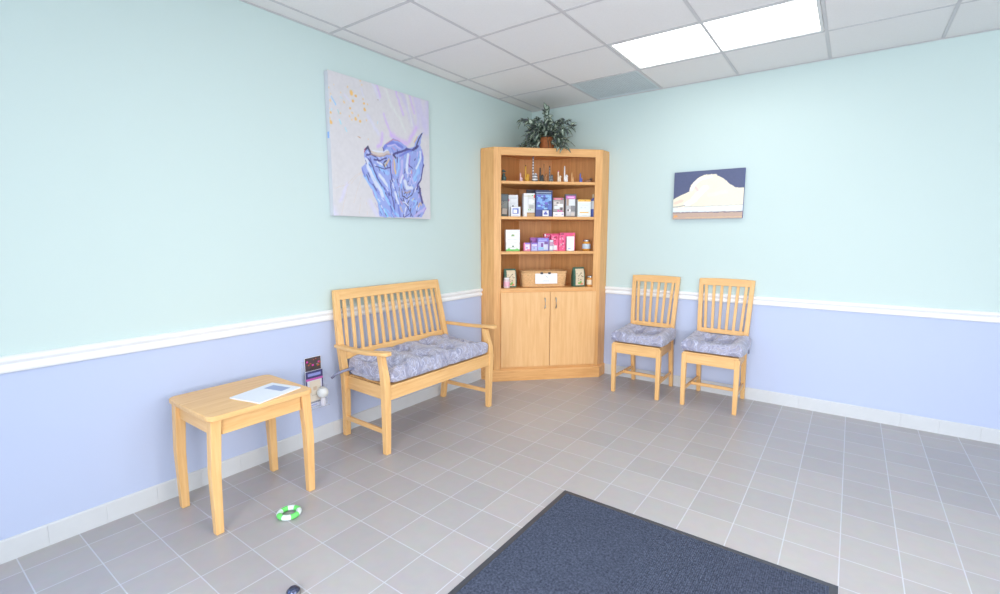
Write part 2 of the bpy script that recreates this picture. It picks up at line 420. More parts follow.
pack('medicine_box', 'tall white box with small dark mark, behind a small white box', 'box', .157, .247, .202, z, .12, .045, (226, 230, 232),
     [(.0, .72, .08, .8, (214, 60, 150)), (.35, .40, .55, .52, (90, 96, 96)), (.42, .36, .6, .44, (130, 140, 130)), (.15, .84, .85, .87, (196, 200, 206)), (.2, .62, .8, .64, (200, 204, 210)), (.2, .57, .7, .59, (200, 204, 210))], GB)
pack('medicine_box', 'small white box with blue picture in front of tall white box', 'box', .170, .258, .090, z, .06, .04, (236, 240, 244),
     [(.16, .28, .82, .86, (130, 146, 210)), (.26, .36, .66, .7, (240, 244, 250)), (.66, .36, .8, .74, (84, 100, 180)), (.16, .08, .8, .14, (200, 208, 226))], GB)
pack('food_box', 'white box with green dots, red corner and brown foot band', 'box', .293, .399, .216, z, .08, .08, (232, 236, 238),
     [(.30, .0, 1, .15, (196, 160, 116)), (.30, .15, 1, .18, (150, 110, 76)), (.36, .20, 1, .92, (214, 218, 214)), (.42, .28, .5, .32, (90, 200, 70)), (.58, .28, .66, .32, (90, 200, 70)), (.72, .88, .82, .93, (90, 200, 70)), (.9, .80, 1, .94, (232, 78, 86)),
      (.5, .35, .9, .5, (182, 182, 178)), (.44, .55, .8, .75, (232, 236, 240)), (.7, .6, .95, .7, (240, 240, 240)), (.04, .87, .6, .89, (200, 190, 150))], GB)
pack('book', 'dark charcoal book standing behind the blue box', 'book', .350, .572, .262, z, .215, .03, (62, 64, 72), [(.5, .90, .96, .92, (100, 104, 124))], GB)
BL = specks(60, .05, .27, .95, .84, [(128, 176, 232), (140, 186, 236), (150, 196, 240), (96, 120, 204), (120, 110, 210), (84, 104, 170)], .16, .07, 5)
pack('food_box', 'large dark blue box with pale blue shapes and white square emblem', 'box', .403, .566, .243, z, .07, .09, (58, 66, 104),
     [(.03, .0, .97, .26, (66, 78, 140)), (.05, .27, .95, .84, (92, 120, 200))] + BL + [(.03, .9, .9, .92, (190, 204, 226)), (.03, .84, .9, .86, (150, 176, 214)), (.4, .02, .76, .24, (228, 232, 244)), (.47, .08, .69, .14, (100, 106, 190)), (.52, .14, .64, .2, (100, 106, 190))], GB)
pack('picture_book', 'grey photo book with red heading and white foot, right of blue box', 'book', .576, .682, .178, z, .08, .03, (130, 126, 128),
     [(.05, .90, .85, .98, (226, 90, 120)), (.2, .92, .7, .95, (240, 200, 210)), (.0, .3, 1, .88, (172, 166, 164)), (.05, .62, .6, .8, (216, 208, 202)), (.4, .5, .9, .68, (236, 238, 240)), (.1, .42, .6, .58, (226, 232, 236)), (.3, .70, .5, .76, (90, 86, 90)),
      (.65, .34, .85, .5, (110, 104, 104)), (.4, .27, .55, .37, (224, 100, 170)), (.66, .27, .85, .34, (224, 120, 180)), (.0, .0, 1, .26, (240, 240, 244)), (.2, .1, .4, .16, (190, 210, 224)), (.78, .12, .95, .17, (170, 140, 210))], GB)
pack('picture_book', 'dark grey bordered photo book with magenta heading', 'book', .697, .804, .213, z, .09, .03, (96, 100, 108),
     [(.08, .80, .92, .93, (216, 108, 196)), (.2, .84, .8, .89, (240, 196, 236)), (.08, .04, .9, .80, (190, 190, 192)), (.12, .5, .3, .8, (186, 156, 140)), (.34, .5, .88, .78, (222, 228, 230)), (.5, .24, .9, .5, (140, 140, 144)), (.12, .1, .5, .36, (206, 202, 204)), (.36, .24, .5, .34, (236, 236, 236)), (.2, .26, .34, .34, (110, 106, 110)), (.55, .06, .85, .2, (214, 206, 200))], GB)
pack('medicine_box', 'white box with yellow top band and yellow stripe', 'box', .812, .938, .163, z, .06, .05, (232, 242, 242),
     [(.0, .88, 1, 1, (244, 196, 96)), (.12, .9, .2, .95, (220, 160, 70)), (.5, .9, .62, .96, (220, 160, 70)), (.14, .23, .84, .29, (244, 196, 104)), (.2, .5, .35, .56, (214, 222, 226)), (.5, .5, .62, .56, (214, 222, 226)), (.3, .66, .8, .69, (216, 224, 228)), (.3, .08, .7, .11, (216, 224, 228))], GB)
# blue bottle at the right end
x, y = S2(.978, .085)
t = thing('supplement_bottle', 'blue bottle with white label and cream cap, right end of second shelf', 'bottle', (x, y, z+.0006), CAB_ROT, GB)
bm = B(); lathe(bm, [(.0, 0), (.028, 0), (.031, .004), (.031, .150), (.026, .168), (.014, .176), (.014, .184)]); obj('body', bm, pcol((92, 112, 190)), t, smooth=True)
bm = B(); lathe(bm, [(.017, .180), (.017, .213), (.015, .215), (.0, .215)], n=20); obj('cap', bm, pcol((222, 206, 176)), t, smooth=True)
bm = B(); lathe(bm, [(.0312, .075), (.0315, .078), (.0315, .150), (.0312, .152)]); obj('label_wrap', bm, pcol((222, 228, 236)), t, smooth=True)

# third shelf
GC = 'cartons and pouches on the third shelf'; z = SH[1]
pack('supplement_carton', 'white carton with green foot band, under another white carton', 'box', .128, .260, .076, z, .09, .07, (240, 244, 242),
     [(0, 0, 1, .22, (120, 206, 110)), (.12, .2, .3, .34, (120, 206, 110)), (.7, .2, .9, .3, (120, 206, 110)), (.45, .5, .58, .66, (110, 140, 120)), (.2, .4, .8, .44, (200, 210, 206))], GC)
pack('supplement_carton', 'white carton with tiny green leaf emblem, on top of another carton', 'box', .126, .260, .122, z+.0775, .09, .07, (242, 245, 244),
     [(.38, .50, .62, .54, (120, 170, 90)), (.42, .54, .50, .64, (110, 150, 80)), (.52, .54, .6, .64, (150, 180, 110)), (.1, .24, .9, .26, (206, 214, 210)), (.2, .8, .8, .82, (214, 220, 216))], GC)
pack('treat_box', 'small pink and white box, leftmost of the pink and purple packs', 'box', .298, .362, .078, z, .08, .04, (232, 130, 172), [(.2, .1, .9, .8, (232, 224, 240)), (.2, .84, .95, 1, (150, 128, 214)), (.3, .3, .6, .5, (190, 160, 220)), (.4, .12, .9, .2, (238, 110, 150))], GC)
pack('treat_box', 'small lavender box in front of the purple box', 'box', .366, .424, .079, z, .06, .04, (176, 164, 222), [(.1, .1, .9, .5, (186, 198, 236)), (.1, .6, .9, .8, (222, 214, 242)), (.0, .86, 1, 1, (140, 108, 204)), (.3, .3, .6, .42, (140, 120, 200))], GC)
pack('treat_box', 'plain purple box standing behind lavender boxes', 'box', .372, .47, .126, z, .13, .04, (160, 92, 170), [(.0, .6, .14, .8, (96, 60, 110))], GC)
pack('treat_box', 'wide lavender box with blue heading and white paw picture', 'box', .428, .536, .124, z, .07, .045, (150, 128, 206),
     [(.04, .74, .96, .92, (124, 128, 224)), (.1, .8, .8, .84, (220, 220, 246)), (.04, .04, .6, .7, (190, 190, 236)), (.3, .3, .5, .6, (130, 84, 160)), (.1, .14, .6, .28, (150, 200, 232)), (.55, .1, .92, .5, (206, 210, 226)), (.6, .52, .9, .7, (120, 84, 150)), (.05, .05, .95, .1, (150, 190, 232))], GC)
pack('treat_pouch', 'grey and white pouch between lavender box and pink pouches', 'pouch', .540, .578, .105, z, .06, .03, (170, 166, 190), [(.1, .1, .9, .45, (226, 230, 236)), (.1, .5, .9, .8, (196, 150, 180)), (.2, .85, .9, .95, (236, 236, 240))], GC)
PK = (240, 92, 142)
pack('treat_pouch', 'pink spotted pouch with white picture, left of the taller pink packs', 'pouch', .565, .636, .150, z, .09, .03, PK, specks(16, .05, .1, .95, .95, [(240, 200, 216), (200, 40, 90), (120, 60, 90), (246, 170, 200)], .16, .07, 8) + [(.2, .05, .8, .35, (232, 226, 234))], GC)
pack('treat_pouch', 'pink spotted pouch in the middle of the pink packs', 'pouch', .640, .704, .148, z, .085, .03, PK, specks(20, .05, .05, .95, .95, [(246, 214, 226), (206, 50, 100), (236, 190, 210), (90, 60, 80)], .16, .07, 12), GC)
pack('treat_box', 'tall plain pink box behind the pink pouches', 'box', .660, .812, .172, z, .13, .05, PK, [(.86, .82, .95, .88, (220, 180, 70)), (.05, .9, .25, .95, (90, 50, 70))], GC)
pack('treat_box', 'long low pink box with dark spots behind the spotted pouches', 'box', .510, .655, .164, z, .14, .05, (226, 70, 122), specks(16, .03, .7, .97, .98, [(240, 190, 206), (96, 40, 70), (160, 60, 80)], .06, .05, 15) + [(.0, .84, .1, .97, (236, 226, 236))], GC)
pack('treat_carton', 'white tapered carton in front of the plain pink box', 'box', .718, .790, .137, z, .085, .035, (240, 244, 246), [(.15, .12, .5, .2, (170, 190, 226)), (.1, .6, .14, .9, (220, 226, 232))], GC)
def jar(label, s, depth, z, r, h, body, lid, lab, group):
    x, y = S2(s, depth)
    t = thing('glass_jar', label, 'jar', (x, y, z+.0006), CAB_ROT, group)
    bm = B(); lathe(bm, [(0, 0), (r*.9, 0), (r, .006), (r, h*.68), (r*.82, h*.80), (r*.78, h*.84)]); obj('jar_body', bm, mat('jar_%d' % body[0], body, .15, noise=10, nscale=50), t, smooth=True)
    bm = B(); lathe(bm, [(r*.84, h*.83), (r*.86, h*.84), (r*.86, h*.98), (r*.8, h), (0, h)]); obj('lid', bm, lid, t, smooth=True)
    bm = B(); lathe(bm, [(r*1.004, h*.18), (r*1.01, h*.19), (r*1.01, h*.62), (r*1.004, h*.63)]); obj('label_wrap', bm, pcol(lab), t, smooth=True)
    return t
jar('amber glass jar with silver lid and pale blue label, alone at shelf end', .921, .11, z, .041, .105, (214, 150, 60), mat('silver_lid', (206, 206, 204), .25, metal=.8), (196, 214, 226), 'jars of treats')
# lowest open shelf
z = SH[0]
jar('small white jar with pink spotted label in front of left treat bag', .128, .045, z, .030, .098, (226, 206, 208), pcol((236, 232, 234)), (236, 180, 196), 'jars of treats')
jar('small amber jar with silver lid beside the right treat bag', .957, .075, z, .037, .103, (222, 160, 90), MC['silver_lid'], (244, 222, 190), 'jars of treats')
def bag(label, s, depth, wd, h):
    x, y = S2(s, depth)
    t = thing('treat_bag', label, 'bag', (x, y, z+.0006), CAB_ROT + math.radians(8), 'dark green gusseted treat bags')
    bm = B(); d = .055
    loft(bm, [[(-wd/2*a, -d*b/2, zz), (wd/2*a, -d*b/2, zz), (wd/2*a, d*b/2, zz), (-wd/2*a, d*b/2, zz)] for a, b, zz in ((.96, .95, 0), (1, 1, h*.08), (1, .98, h*.5), (.98, .7, h*.8), (.96, .25, h*.93), (.96, .06, h*.97), (.96, .06, h))])
    obj('bag_body', bm, mat('dark_green_bag', (58, 100, 84), .35), t, .002)
    bm = B(); prof = [(1.02, .06), (1.02, .5), (.74, .8), (.29, .93)]; ms = [pcol((222, 206, 176)), pcol((150, 130, 110)), pcol((110, 180, 80)), pcol((226, 140, 100))]
    def P(u, v):  # point on the bag's front
        for (b0, v0), (b1, v1) in zip(prof, prof[1:]):
            if v <= v1: break
        k = (v-v0)/(v1-v0); return (u*wd/2, -d/2*(b0+(b1-b0)*k) - .0012, v*h)
    def quad(u0, u1, v0, v1, mi, e=0):
        f = bm.faces.new([bm.verts.new(Vector(P(*q)) - Vector((0, e, 0))) for q in ((u0, v0), (u1, v0), (u1, v1), (u0, v1))]); f.material_index = mi
    for v0, v1 in ((.07, .3), (.3, .5), (.5, .8), (.8, .92)): quad(-.62, .82, v0, v1, 0)
    rr = random.Random(3)
    for k in range(16):
        u = rr.uniform(-.5, .55); v = rr.uniform(.3, .72); quad(u, u+.16, v, v+.04, 1, .001)
    quad(-.2, .3, .14, .22, 2, .001); quad(.2, .6, .1, .2, 3, .001); quad(.1, .4, .2, .28, 2, .0015)
    obj('front_panel', bm, ms, t)
bag('dark green treat bag with cream front at left end of the lowest shelf', .168, .11, .120, .176)
bag('dark green treat bag with cream front right of the wicker basket', .838, .09, .122, .186)
# wicker basket
WK = mat('wicker', (222, 178, 126), .7, noise=24, nscale=70)
x, y = S2(.501, .17)
t = thing('wicker_basket', 'long rectangular woven wicker basket on the lowest open shelf', 'basket', (x, y, z+.001), CAB_ROT)
def rrect(a, b, r, n=160):
    out = []; 
    for k in range(n):
        th = 2*PI*k/n; c, s_ = math.cos(th), math.sin(th); e = .28
        out.append((a*math.copysign(abs(c)**e, c), b*math.copysign(abs(s_)**e, s_)))
    return out
def wick(h0, a0, a1, b0, b1, rows, n=200):
    bm = B(); secs = []
    R = rows*4
    for i in range(R+1):
        v = i/R; a = a0+(a1-a0)*v; b = b0+(b1-b0)*v; row = int(i/4); ph = (i % 4)/4
        bul = math.sin(PI*ph)
        sec = []
        for k, (px, py) in enumerate(rrect(a, b, .05, n)):
            wv = .5 + .5*math.cos(2*PI*k/4 + (PI if row % 2 else 0)); d = 1 + .03*bul*(.25+wv)
            sec.append((px*d, py*(1+.07*bul*(.25+wv)), h0*v))
        secs.append(sec)
    inner_ = [[(px*.96, py*.93, zz) for px, py, _ in secs[int(R*f)]] for f, zz in ((1, h0), (.5, h0*.5), (.06, .008))]
    loft(bm, secs + inner_); return bm
obj('woven_body', wick(.142, .204, .218, .093, .104, 8), WK, t, smooth=True)
for ph in (0, PI):
    bm = B(); pts = []
    for k in range(120):
        px, py = rrect(.220, .106, .05, 120)[k]; tw = k*2*PI/4 + ph
        pts.append((px + .004*math.cos(tw)*(px/.22), py + .004*math.cos(tw), .146 + .004*math.sin(tw)))
    tube(bm, pts, .0045, 6, closed=True); obj('braided_rim', bm, WK, t, smooth=True)
# printed card clipped to the basket
x, y = S2(.511, .047)
t = thing('basket_card', 'white paper card clipped to the front of the wicker basket', 'sign', (x, y, z+.036), CAB_ROT)
bm = B(); box(bm, -.107, .107, 0, .0012, 0, .096); xform(bm, Matrix.Rotation(math.radians(-3), 4, 'X')); cd_ = obj('card', bm, pcol((240, 243, 244)), t)
bm = B()
for a, b, c, d in ((-.004, .006, .066, .069), (.006, .010, .058, .068), (.010, .020, .052, .055), (-.012, -.004, .074, .077), (-.03, .03, .03, .032), (-.04, .035, .02, .0215)): box(bm, a, b, -.0014, -.0006, c, d)
xform(bm, Matrix.Rotation(math.radians(-3), 4, 'X')); obj('handwriting', bm, pcol((150, 154, 160)), cd_)
for hx in (-.045, .03):
    bm = B(); box(bm, hx-.012, hx+.012, -.006, .010, .090, .108); obj('binder_clip', bm, pcol((60, 62, 70)), t, .002)

# ------------------------------------------------------------------ cat figurines with upright tails (top shelf)
GF = 'little cat figurines on the top shelf'
def cat_fig(label, s, depth, ht, hb, body, tailtip=None, stripes=None, flip=1, fat=1.0, legs=None):
    x, y = S2(s, depth); k = hb
    t = thing('cat_figurine', label, 'figurine', (x, y, SH[3]+.0008), CAB_ROT, GF)
    def stripy(nm, a, b, sc_):
        if nm in MC: return MC[nm]
        m = mat(nm, a, .35); nt = m.node_tree; p = nt.nodes['Principled BSDF']; tc = nt.nodes.new('ShaderNodeTexCoord')
        wv = nt.nodes.new('ShaderNodeTexWave'); wv.bands_direction = 'Z'; wv.inputs['Scale'].default_value = sc_; wv.inputs['Distortion'].default_value = 1.5
        nt.links.new(tc.outputs['Object'], wv.inputs[0]); r = nt.nodes.new('ShaderNodeValToRGB'); r.color_ramp.interpolation = 'CONSTANT'
        r.color_ramp.elements[0].color = lin(a); r.color_ramp.elements[1].position = .45; r.color_ramp.elements[1].color = lin(b)
        nt.links.new(wv.outputs['Fac'], r.inputs[0]); nt.links.new(r.outputs[0], p.inputs['Base Color']); return m
    bmn = 'glaze_%d_%d_%d' % body
    bmat = stripy(bmn + '_striped', body, stripes, 12) if stripes else mat(bmn, body, .3, noise=12, nscale=90)
    bm = B(); f = flip; w_ = fat
    R = lambda a: Matrix.Rotation(a, 4, 'Y')
    ell(bm, (f*k*.04, 0, k*.27), (k*.28*w_, k*.22*w_, k*.28)); ell(bm, (f*k*.07, 0, k*.48), (k*.24*w_, k*.18*w_, k*.28))
    ell(bm, (f*k*.13, 0, k*.78), (k*.18, k*.15, k*.155)); ell(bm, (f*k*.28, 0, k*.73), (k*.06, k*.055, k*.045))
    for sy in (-1, 1):
        ell(bm, (f*k*.11, sy*k*.08, k*.92), (k*.04, k*.03, k*.09)); ell(bm, (f*k*.22, sy*k*.07, k*.2), (k*.05, k*.05, k*.22)); ell(bm, (f*k*.28, sy*k*.07, k*.035), (k*.08, k*.05, k*.035))
        ell(bm, (f*k*.02, sy*k*.15, k*.13), (k*.18*w_, k*.07, k*.14))
    for v in bm.verts: v.co.z = max(v.co.z, 0)
    o = obj('body', bm, bmat, t, smooth=True); r = o.modifiers.new('remesh', 'REMESH'); r.mode = 'VOXEL'; r.voxel_size = .0022; r.use_smooth_shade = True
    bm = B(); tx = -f*k*.13
    tube(bm, [(tx*.4, 0, k*.06), (tx*.9, 0, k*.12), (tx*1.15, 0, k*.35), (tx*1.1, 0, ht*.55), (tx*1.1, 0, ht*.8), (tx*1.1, 0, ht-.012)], [.0075, .008, .0075, .007, .0065, .0055], 8)
    tl = obj('tail', bm, bmat, t, smooth=True)
    bm = B(); tube(bm, [(tx*1.1, 0, ht-.014), (tx*1.1, 0, ht-.006), (tx*1.1, 0, ht)], [.0056, .005, .002], 8)
    obj('tail_tip', bm, mat('glaze_tip_%d' % (tailtip or body)[0], tailtip or body, .3), tl, smooth=True)
    bm = B()
    for sy in (-1, 1): ell(bm, (f*k*.275, sy*k*.06, k*.80), (k*.022, k*.022, k*.026), n=8)
    obj('eyes', bm, mat('glaze_eye', (40, 38, 40), .1), o, smooth=True)
    return t
cat_fig('small pink and white cat figurine, leftmost upright tail', .276, .12, .086, .046, (226, 196, 204))
cat_fig('mustard yellow cat figurine with black tail tip', .330, .12, .158, .082, (214, 164, 56), (50, 46, 44), fat=.9)
cat_fig('white and grey spotted cat figurine with the tallest striped tail', .402, .12, .236, .090, (226, 228, 230), (90, 120, 160), stripes=(120, 122, 126), fat=1.15)
cat_fig('black cat figurine with green flecks', .468, .12, .138, .076, (56, 62, 62), (40, 44, 50), fat=1.1)
cat_fig('tan cat figurine with a tall tail between black and grey cats', .514, .15, .178, .09, (176, 128, 86), (170, 124, 84), fat=.7)
cat_fig('grey tabby cat figurine with dark tail tip', .560, .12, .156, .078, (132, 138, 144), (50, 54, 66), stripes=(90, 96, 102), fat=1.05)
cat_fig('cream cat figurine with pink tail tip and blue collar', .640, .11, .112, .070, (238, 222, 200), (224, 120, 180), fat=.7)
cat_fig('plain white cat figurine with a tall thin tail', .702, .11, .156, .078, (238, 240, 240), (236, 238, 240), fat=.95)
cat_fig('small tan cat figurine right of the white cat', .770, .11, .098, .054, (222, 172, 116), (214, 166, 112), fat=.7)
cat_fig('small blue cat figurine with grey tail', .852, .11, .098, .050, (96, 112, 200), (120, 130, 136), fat=.9)
# dog figurine at the left end, puppy figurine at the right end
x, y = S2(.112, .11)
t = thing('dog_figurine', 'dark green and brown sitting dog figurine, left end of top shelf', 'figurine', (x, y, SH[3]+.0008), CAB_ROT)
def fig(parts, nm, m, t, vox=.0024):
    bm = B()
    for c, r, a in parts: ell(bm, c, r, Matrix.Rotation(a, 4, 'Y'))
    for v in bm.verts: v.co.z = max(v.co.z, 0)
    o = obj(nm, bm, m, t, smooth=True); q = o.modifiers.new('remesh', 'REMESH'); q.mode = 'VOXEL'; q.voxel_size = vox; q.use_smooth_shade = True
fig([((0, 0, .030), (.024, .020, .028), 0), ((-.004, 0, .058), (.015, .014, .028), .2), ((-.006, 0, .098), (.014, .013, .014), 0), ((.008, 0, .094), (.012, .007, .006), 0), ((-.012, .012, .096), (.004, .004, .014), 0), ((-.012, -.012, .096), (.004, .004, .014), 0),
     ((.014, .010, .024), (.006, .006, .026), 0), ((.014, -.010, .024), (.006, .006, .026), 0), ((.024, .010, .004), (.011, .006, .005), 0), ((.024, -.010, .004), (.011, .006, .005), 0), ((-.026, 0, .012), (.016, .005, .006), .5), ((0, .015, .014), (.018, .009, .014), 0), ((0, -.015, .014), (.018, .009, .014), 0)], 'body', mat('dark_green_glaze', (58, 84, 80), .35, noise=24, nscale=60), t)
bm = B(); tube(bm, [(-.006+.0145*math.cos(a), .0145*math.sin(a), .080) for a in [k*2*PI/16 for k in range(16)]], .003, 6, closed=True); obj('collar', bm, pcol((200, 150, 110)), t, smooth=True)
bm = B(); ell(bm, (.030, -.006, .008), (.008, .008, .008)); obj('red_ball', bm, pcol((222, 84, 84)), t, smooth=True)
x, y = S2(.945-.02, .11)
t = thing('puppy_figurine', 'brown and white lying puppy figurine, right end of top shelf', 'figurine', (x, y, SH[3]+.0008), CAB_ROT)
fig([((0, 0, .018), (.030, .016, .017), 0), ((.026, 0, .036), (.013, .012, .013), 0), ((.038, 0, .032), (.009, .007, .006), 0), ((.030, .008, .004), (.016, .005, .005), 0), ((.030, -.008, .004), (.016, .005, .005), 0), ((-.020, .010, .010), (.016, .008, .010), 0), ((-.020, -.010, .010), (.016, .008, .010), 0), ((-.036, 0, .026), (.012, .004, .004), -.9)], 'body', mat('brown_glaze', (170, 128, 100), .35, noise=34, nscale=45), t)
bm = B()
for sy in (-1, 1): ell(bm, (.022, sy*.0125, .036), (.006, .0035, .013))
obj('ears', bm, pcol((66, 60, 62)), t, smooth=True)

# ------------------------------------------------------------------ potted trailing plant on the cabinet
PX, PY = .375, -.325
t = thing('potted_plant', 'trailing silvery green plant in a brown pot on top of the cabinet', 'plant', (PX, PY, Hc+.001))
POT = mat('terracotta_pot', (176, 104, 56), .7, noise=26, nscale=40)
bm = B(); lathe(bm, [(0, 0), (.062, 0), (.066, .01), (.076, .10), (.082, .105), (.082, .132), (.074, .132), (.070, .105), (0, .105)], n=28); obj('pot', bm, POT, t, smooth=True)
LG = [mat('leaf_dark_green', (78, 98, 84), .5, noise=14, nscale=30), mat('leaf_silver_green', (184, 198, 182), .5, noise=16, nscale=40), mat('leaf_purple_grey', (100, 102, 112), .5, noise=12, nscale=30)]
def leaf(bm, base, d, L, W, droop, roll, dark):
    d = d.normalized(); side = d.cross(Vector((0, 0, 1)))
    if side.length < .1: side = Vector((1, 0, 0))
    side.normalize(); up = side.cross(d); side = (side*math.cos(roll) + up*math.sin(roll)); up = side.cross(d)
    N = 6; rows = []
    for i in range(N+1):
        u = i/N; wv = W*math.sin(PI*min(1, u**.75*.98+.015))*(1-.25*u)
        c = base + d*(L*u) - Vector((0, 0, 1))*(droop*L*u*u)
        rows.append([bm.verts.new(c + side*(wv*k) + up*(-abs(k)*wv*.0 + abs(k)*W*.28*math.sin(PI*u))) for k in (-1, -.5, 0, .5, 1)])
    for i in range(N):
        for j in range(4):
            f = bm.faces.new((rows[i][j], rows[i][j+1], rows[i+1][j+1], rows[i+1][j]))
            f.material_index = (1 if j in (1, 2) and 0 < i < N-1 else 0) if not dark else (2 if j in (0, 3) else 0)
            f.smooth = True
rnd = random.Random(11)
bm = B(); sm = B()
base = Vector((0, 0, .12))
right = Vector((.8069, .5906, 0)); tow = Vector((.5906, -.8069, 0))   # across and out from the corner
stems = []
for k in range(56):
    a = rnd.uniform(-1, 1); fwd = rnd.uniform(-.5, 1)
    reach = rnd.uniform(.06, .235)
    hgt = rnd.uniform(.03, .23) * (1 - .45*abs(a)); 
    hd = (right*a + tow*fwd*.75); hd = hd.normalized() if hd.length > .1 else tow
    if abs(a) < .25 and rnd.random() < .5: reach *= .5
    e1 = base + hd*reach*.5 + Vector((0, 0, hgt)); drop = rnd.uniform(-.01, .20) if rnd.random() < .65 else -.02
    e2 = base + hd*reach*1.1 + Vector((0, 0, max(-.10, hgt*1.0 - drop)))
    stems.append((base + hd*.02, e1, e2))
for dx, dz in ((-.02, .27), (-.01, .285)): stems.append((base, base + right*(dx-.0) + Vector((0, 0, .17)), base + right*dx + Vector((0, 0, dz-.02))))
for s, u in ((-1, .27), (1, .28), (-1, .25), (-1, .20), (1, .22), (-1, .17), (1, .19)):     # trailing over the front edge and along the top
    hd = (right*s + tow*.45).normalized(); stems.append((base + hd*.03, base + hd*u*.6 + Vector((0, 0, .04)), base + hd*u + Vector((0, 0, -.085))))
for q_, u_ in ((.42, .31), (.30, .29), (.55, .30)):
    hd = (right*q_+tow*1).normalized(); stems.append((base+hd*.03, base + hd*.20 + Vector((0, 0, .06)), base + hd*u_ + Vector((0, 0, -.115))))
def inroom(p):
    wx, wy = PX + p.x, PY + p.y
    return wx > .03 and wy < -.03 and (p.z > .012 or (wx - wy) > 1.06)
for s0, s1, s2 in stems:
    pts = [s0*(1-u)**2 + s1*2*u*(1-u) + s2*u*u for u in [i/8 for i in range(9)]]
    pts = [p if inroom(p) else Vector((max(p.x, .035-PX), min(p.y, -.035-PY), max(p.z, .016) if (PX+p.x-PY-p.y) < 1.06 else p.z)) for p in pts]
    tube(sm, pts, .0022, 5)
    for i in range(1, 9):
        for q in range(rnd.choice((1, 1, 2)) + (2 if i == 8 else 0)):
            tan = (pts[i]-pts[i-1]).normalized(); ang = rnd.uniform(0, 2*PI)
            sd = tan.orthogonal().normalized(); sd = (sd*math.cos(ang) + tan.cross(sd)*math.sin(ang))
            d = (tan*rnd.uniform(.2, 1) + sd*rnd.uniform(.4, 1) + Vector((0, 0, rnd.uniform(-.5, .35)))).normalized()
            L = rnd.uniform(.048, .088)
            tip = pts[i] + d*L
            if tip.dot(tow) > .03 and -.075 < tip.dot(right) < .045 and tip.z < .135: continue
            if not inroom(tip + Vector((0, 0, -.3*L))): continue
            leaf(bm, pts[i], d, L, L*rnd.uniform(.24, .34), rnd.uniform(.1, .5), rnd.uniform(-.8, .8), rnd.random() < .3)
obj('stems', sm, mat('plant_stem', (84, 92, 70), .6), t, smooth=True)
obj('foliage', bm, LG, t)

# ------------------------------------------------------------------ bench and chairs
BEECH = wood('pale_beech', (222, 172, 110), (236, 192, 132), 'Z', .4)
BEECHX = wood('pale_beech_lengthwise', (222, 172, 110), (236, 192, 132), 'X', .4)
BEECHY = wood('pale_beech_crosswise', (222, 172, 110), (236, 192, 132), 'Y', .4)
def fabric():
    m = bpy.data.materials.new('floral_cushion_fabric'); m.use_nodes = True; nt = m.node_tree; p = nt.nodes['Principled BSDF']
    tc = nt.nodes.new('ShaderNodeTexCoord')
    n = nt.nodes.new('ShaderNodeTexNoise'); n.inputs['Scale'].default_value = 6.5; n.inputs['Detail'].default_value = 2.5; n.inputs['Distortion'].default_value = 3.0
    nt.links.new(tc.outputs['Object'], n.inputs['Vector'])
    r = nt.nodes.new('ShaderNodeValToRGB'); e = r.color_ramp.elements
    e[0].position = .30; e[0].color = lin((122, 126, 152)); e[1].position = .72; e[1].color = lin((160, 156, 170))
    for ps, c in ((.38, (156, 154, 170)), (.44, (140, 142, 168)), (.47, (160, 162, 186)), (.495, (200, 202, 220)), (.52, (152, 154, 180)), (.58, (164, 160, 172)), (.62, (186, 188, 210)), (.65, (138, 140, 168))):
        q = e.new(ps); q.color = lin(c)
    nt.links.new(n.outputs['Fac'], r.inputs[0]); nt.links.new(r.outputs[0], p.inputs['Base Color']); p.inputs['Roughness'].default_value = .6
    p.inputs['Sheen Weight'].default_value = .3
    n2 = nt.nodes.new('ShaderNodeTexNoise'); n2.inputs['Scale'].default_value = 500; nt.links.new(tc.outputs['Object'], n2.inputs['Vector'])
    b = nt.nodes.new('ShaderNodeBump'); b.inputs['Strength'].default_value = .2; b.inputs['Distance'].default_value = .001
    nt.links.new(n2.outputs['Fac'], b.inputs['Height']); nt.links.new(b.outputs[0], p.inputs['Normal'])
    return m
FAB = fabric(); FABD = mat('cushion_tie_fabric', (134, 138, 164), .7)
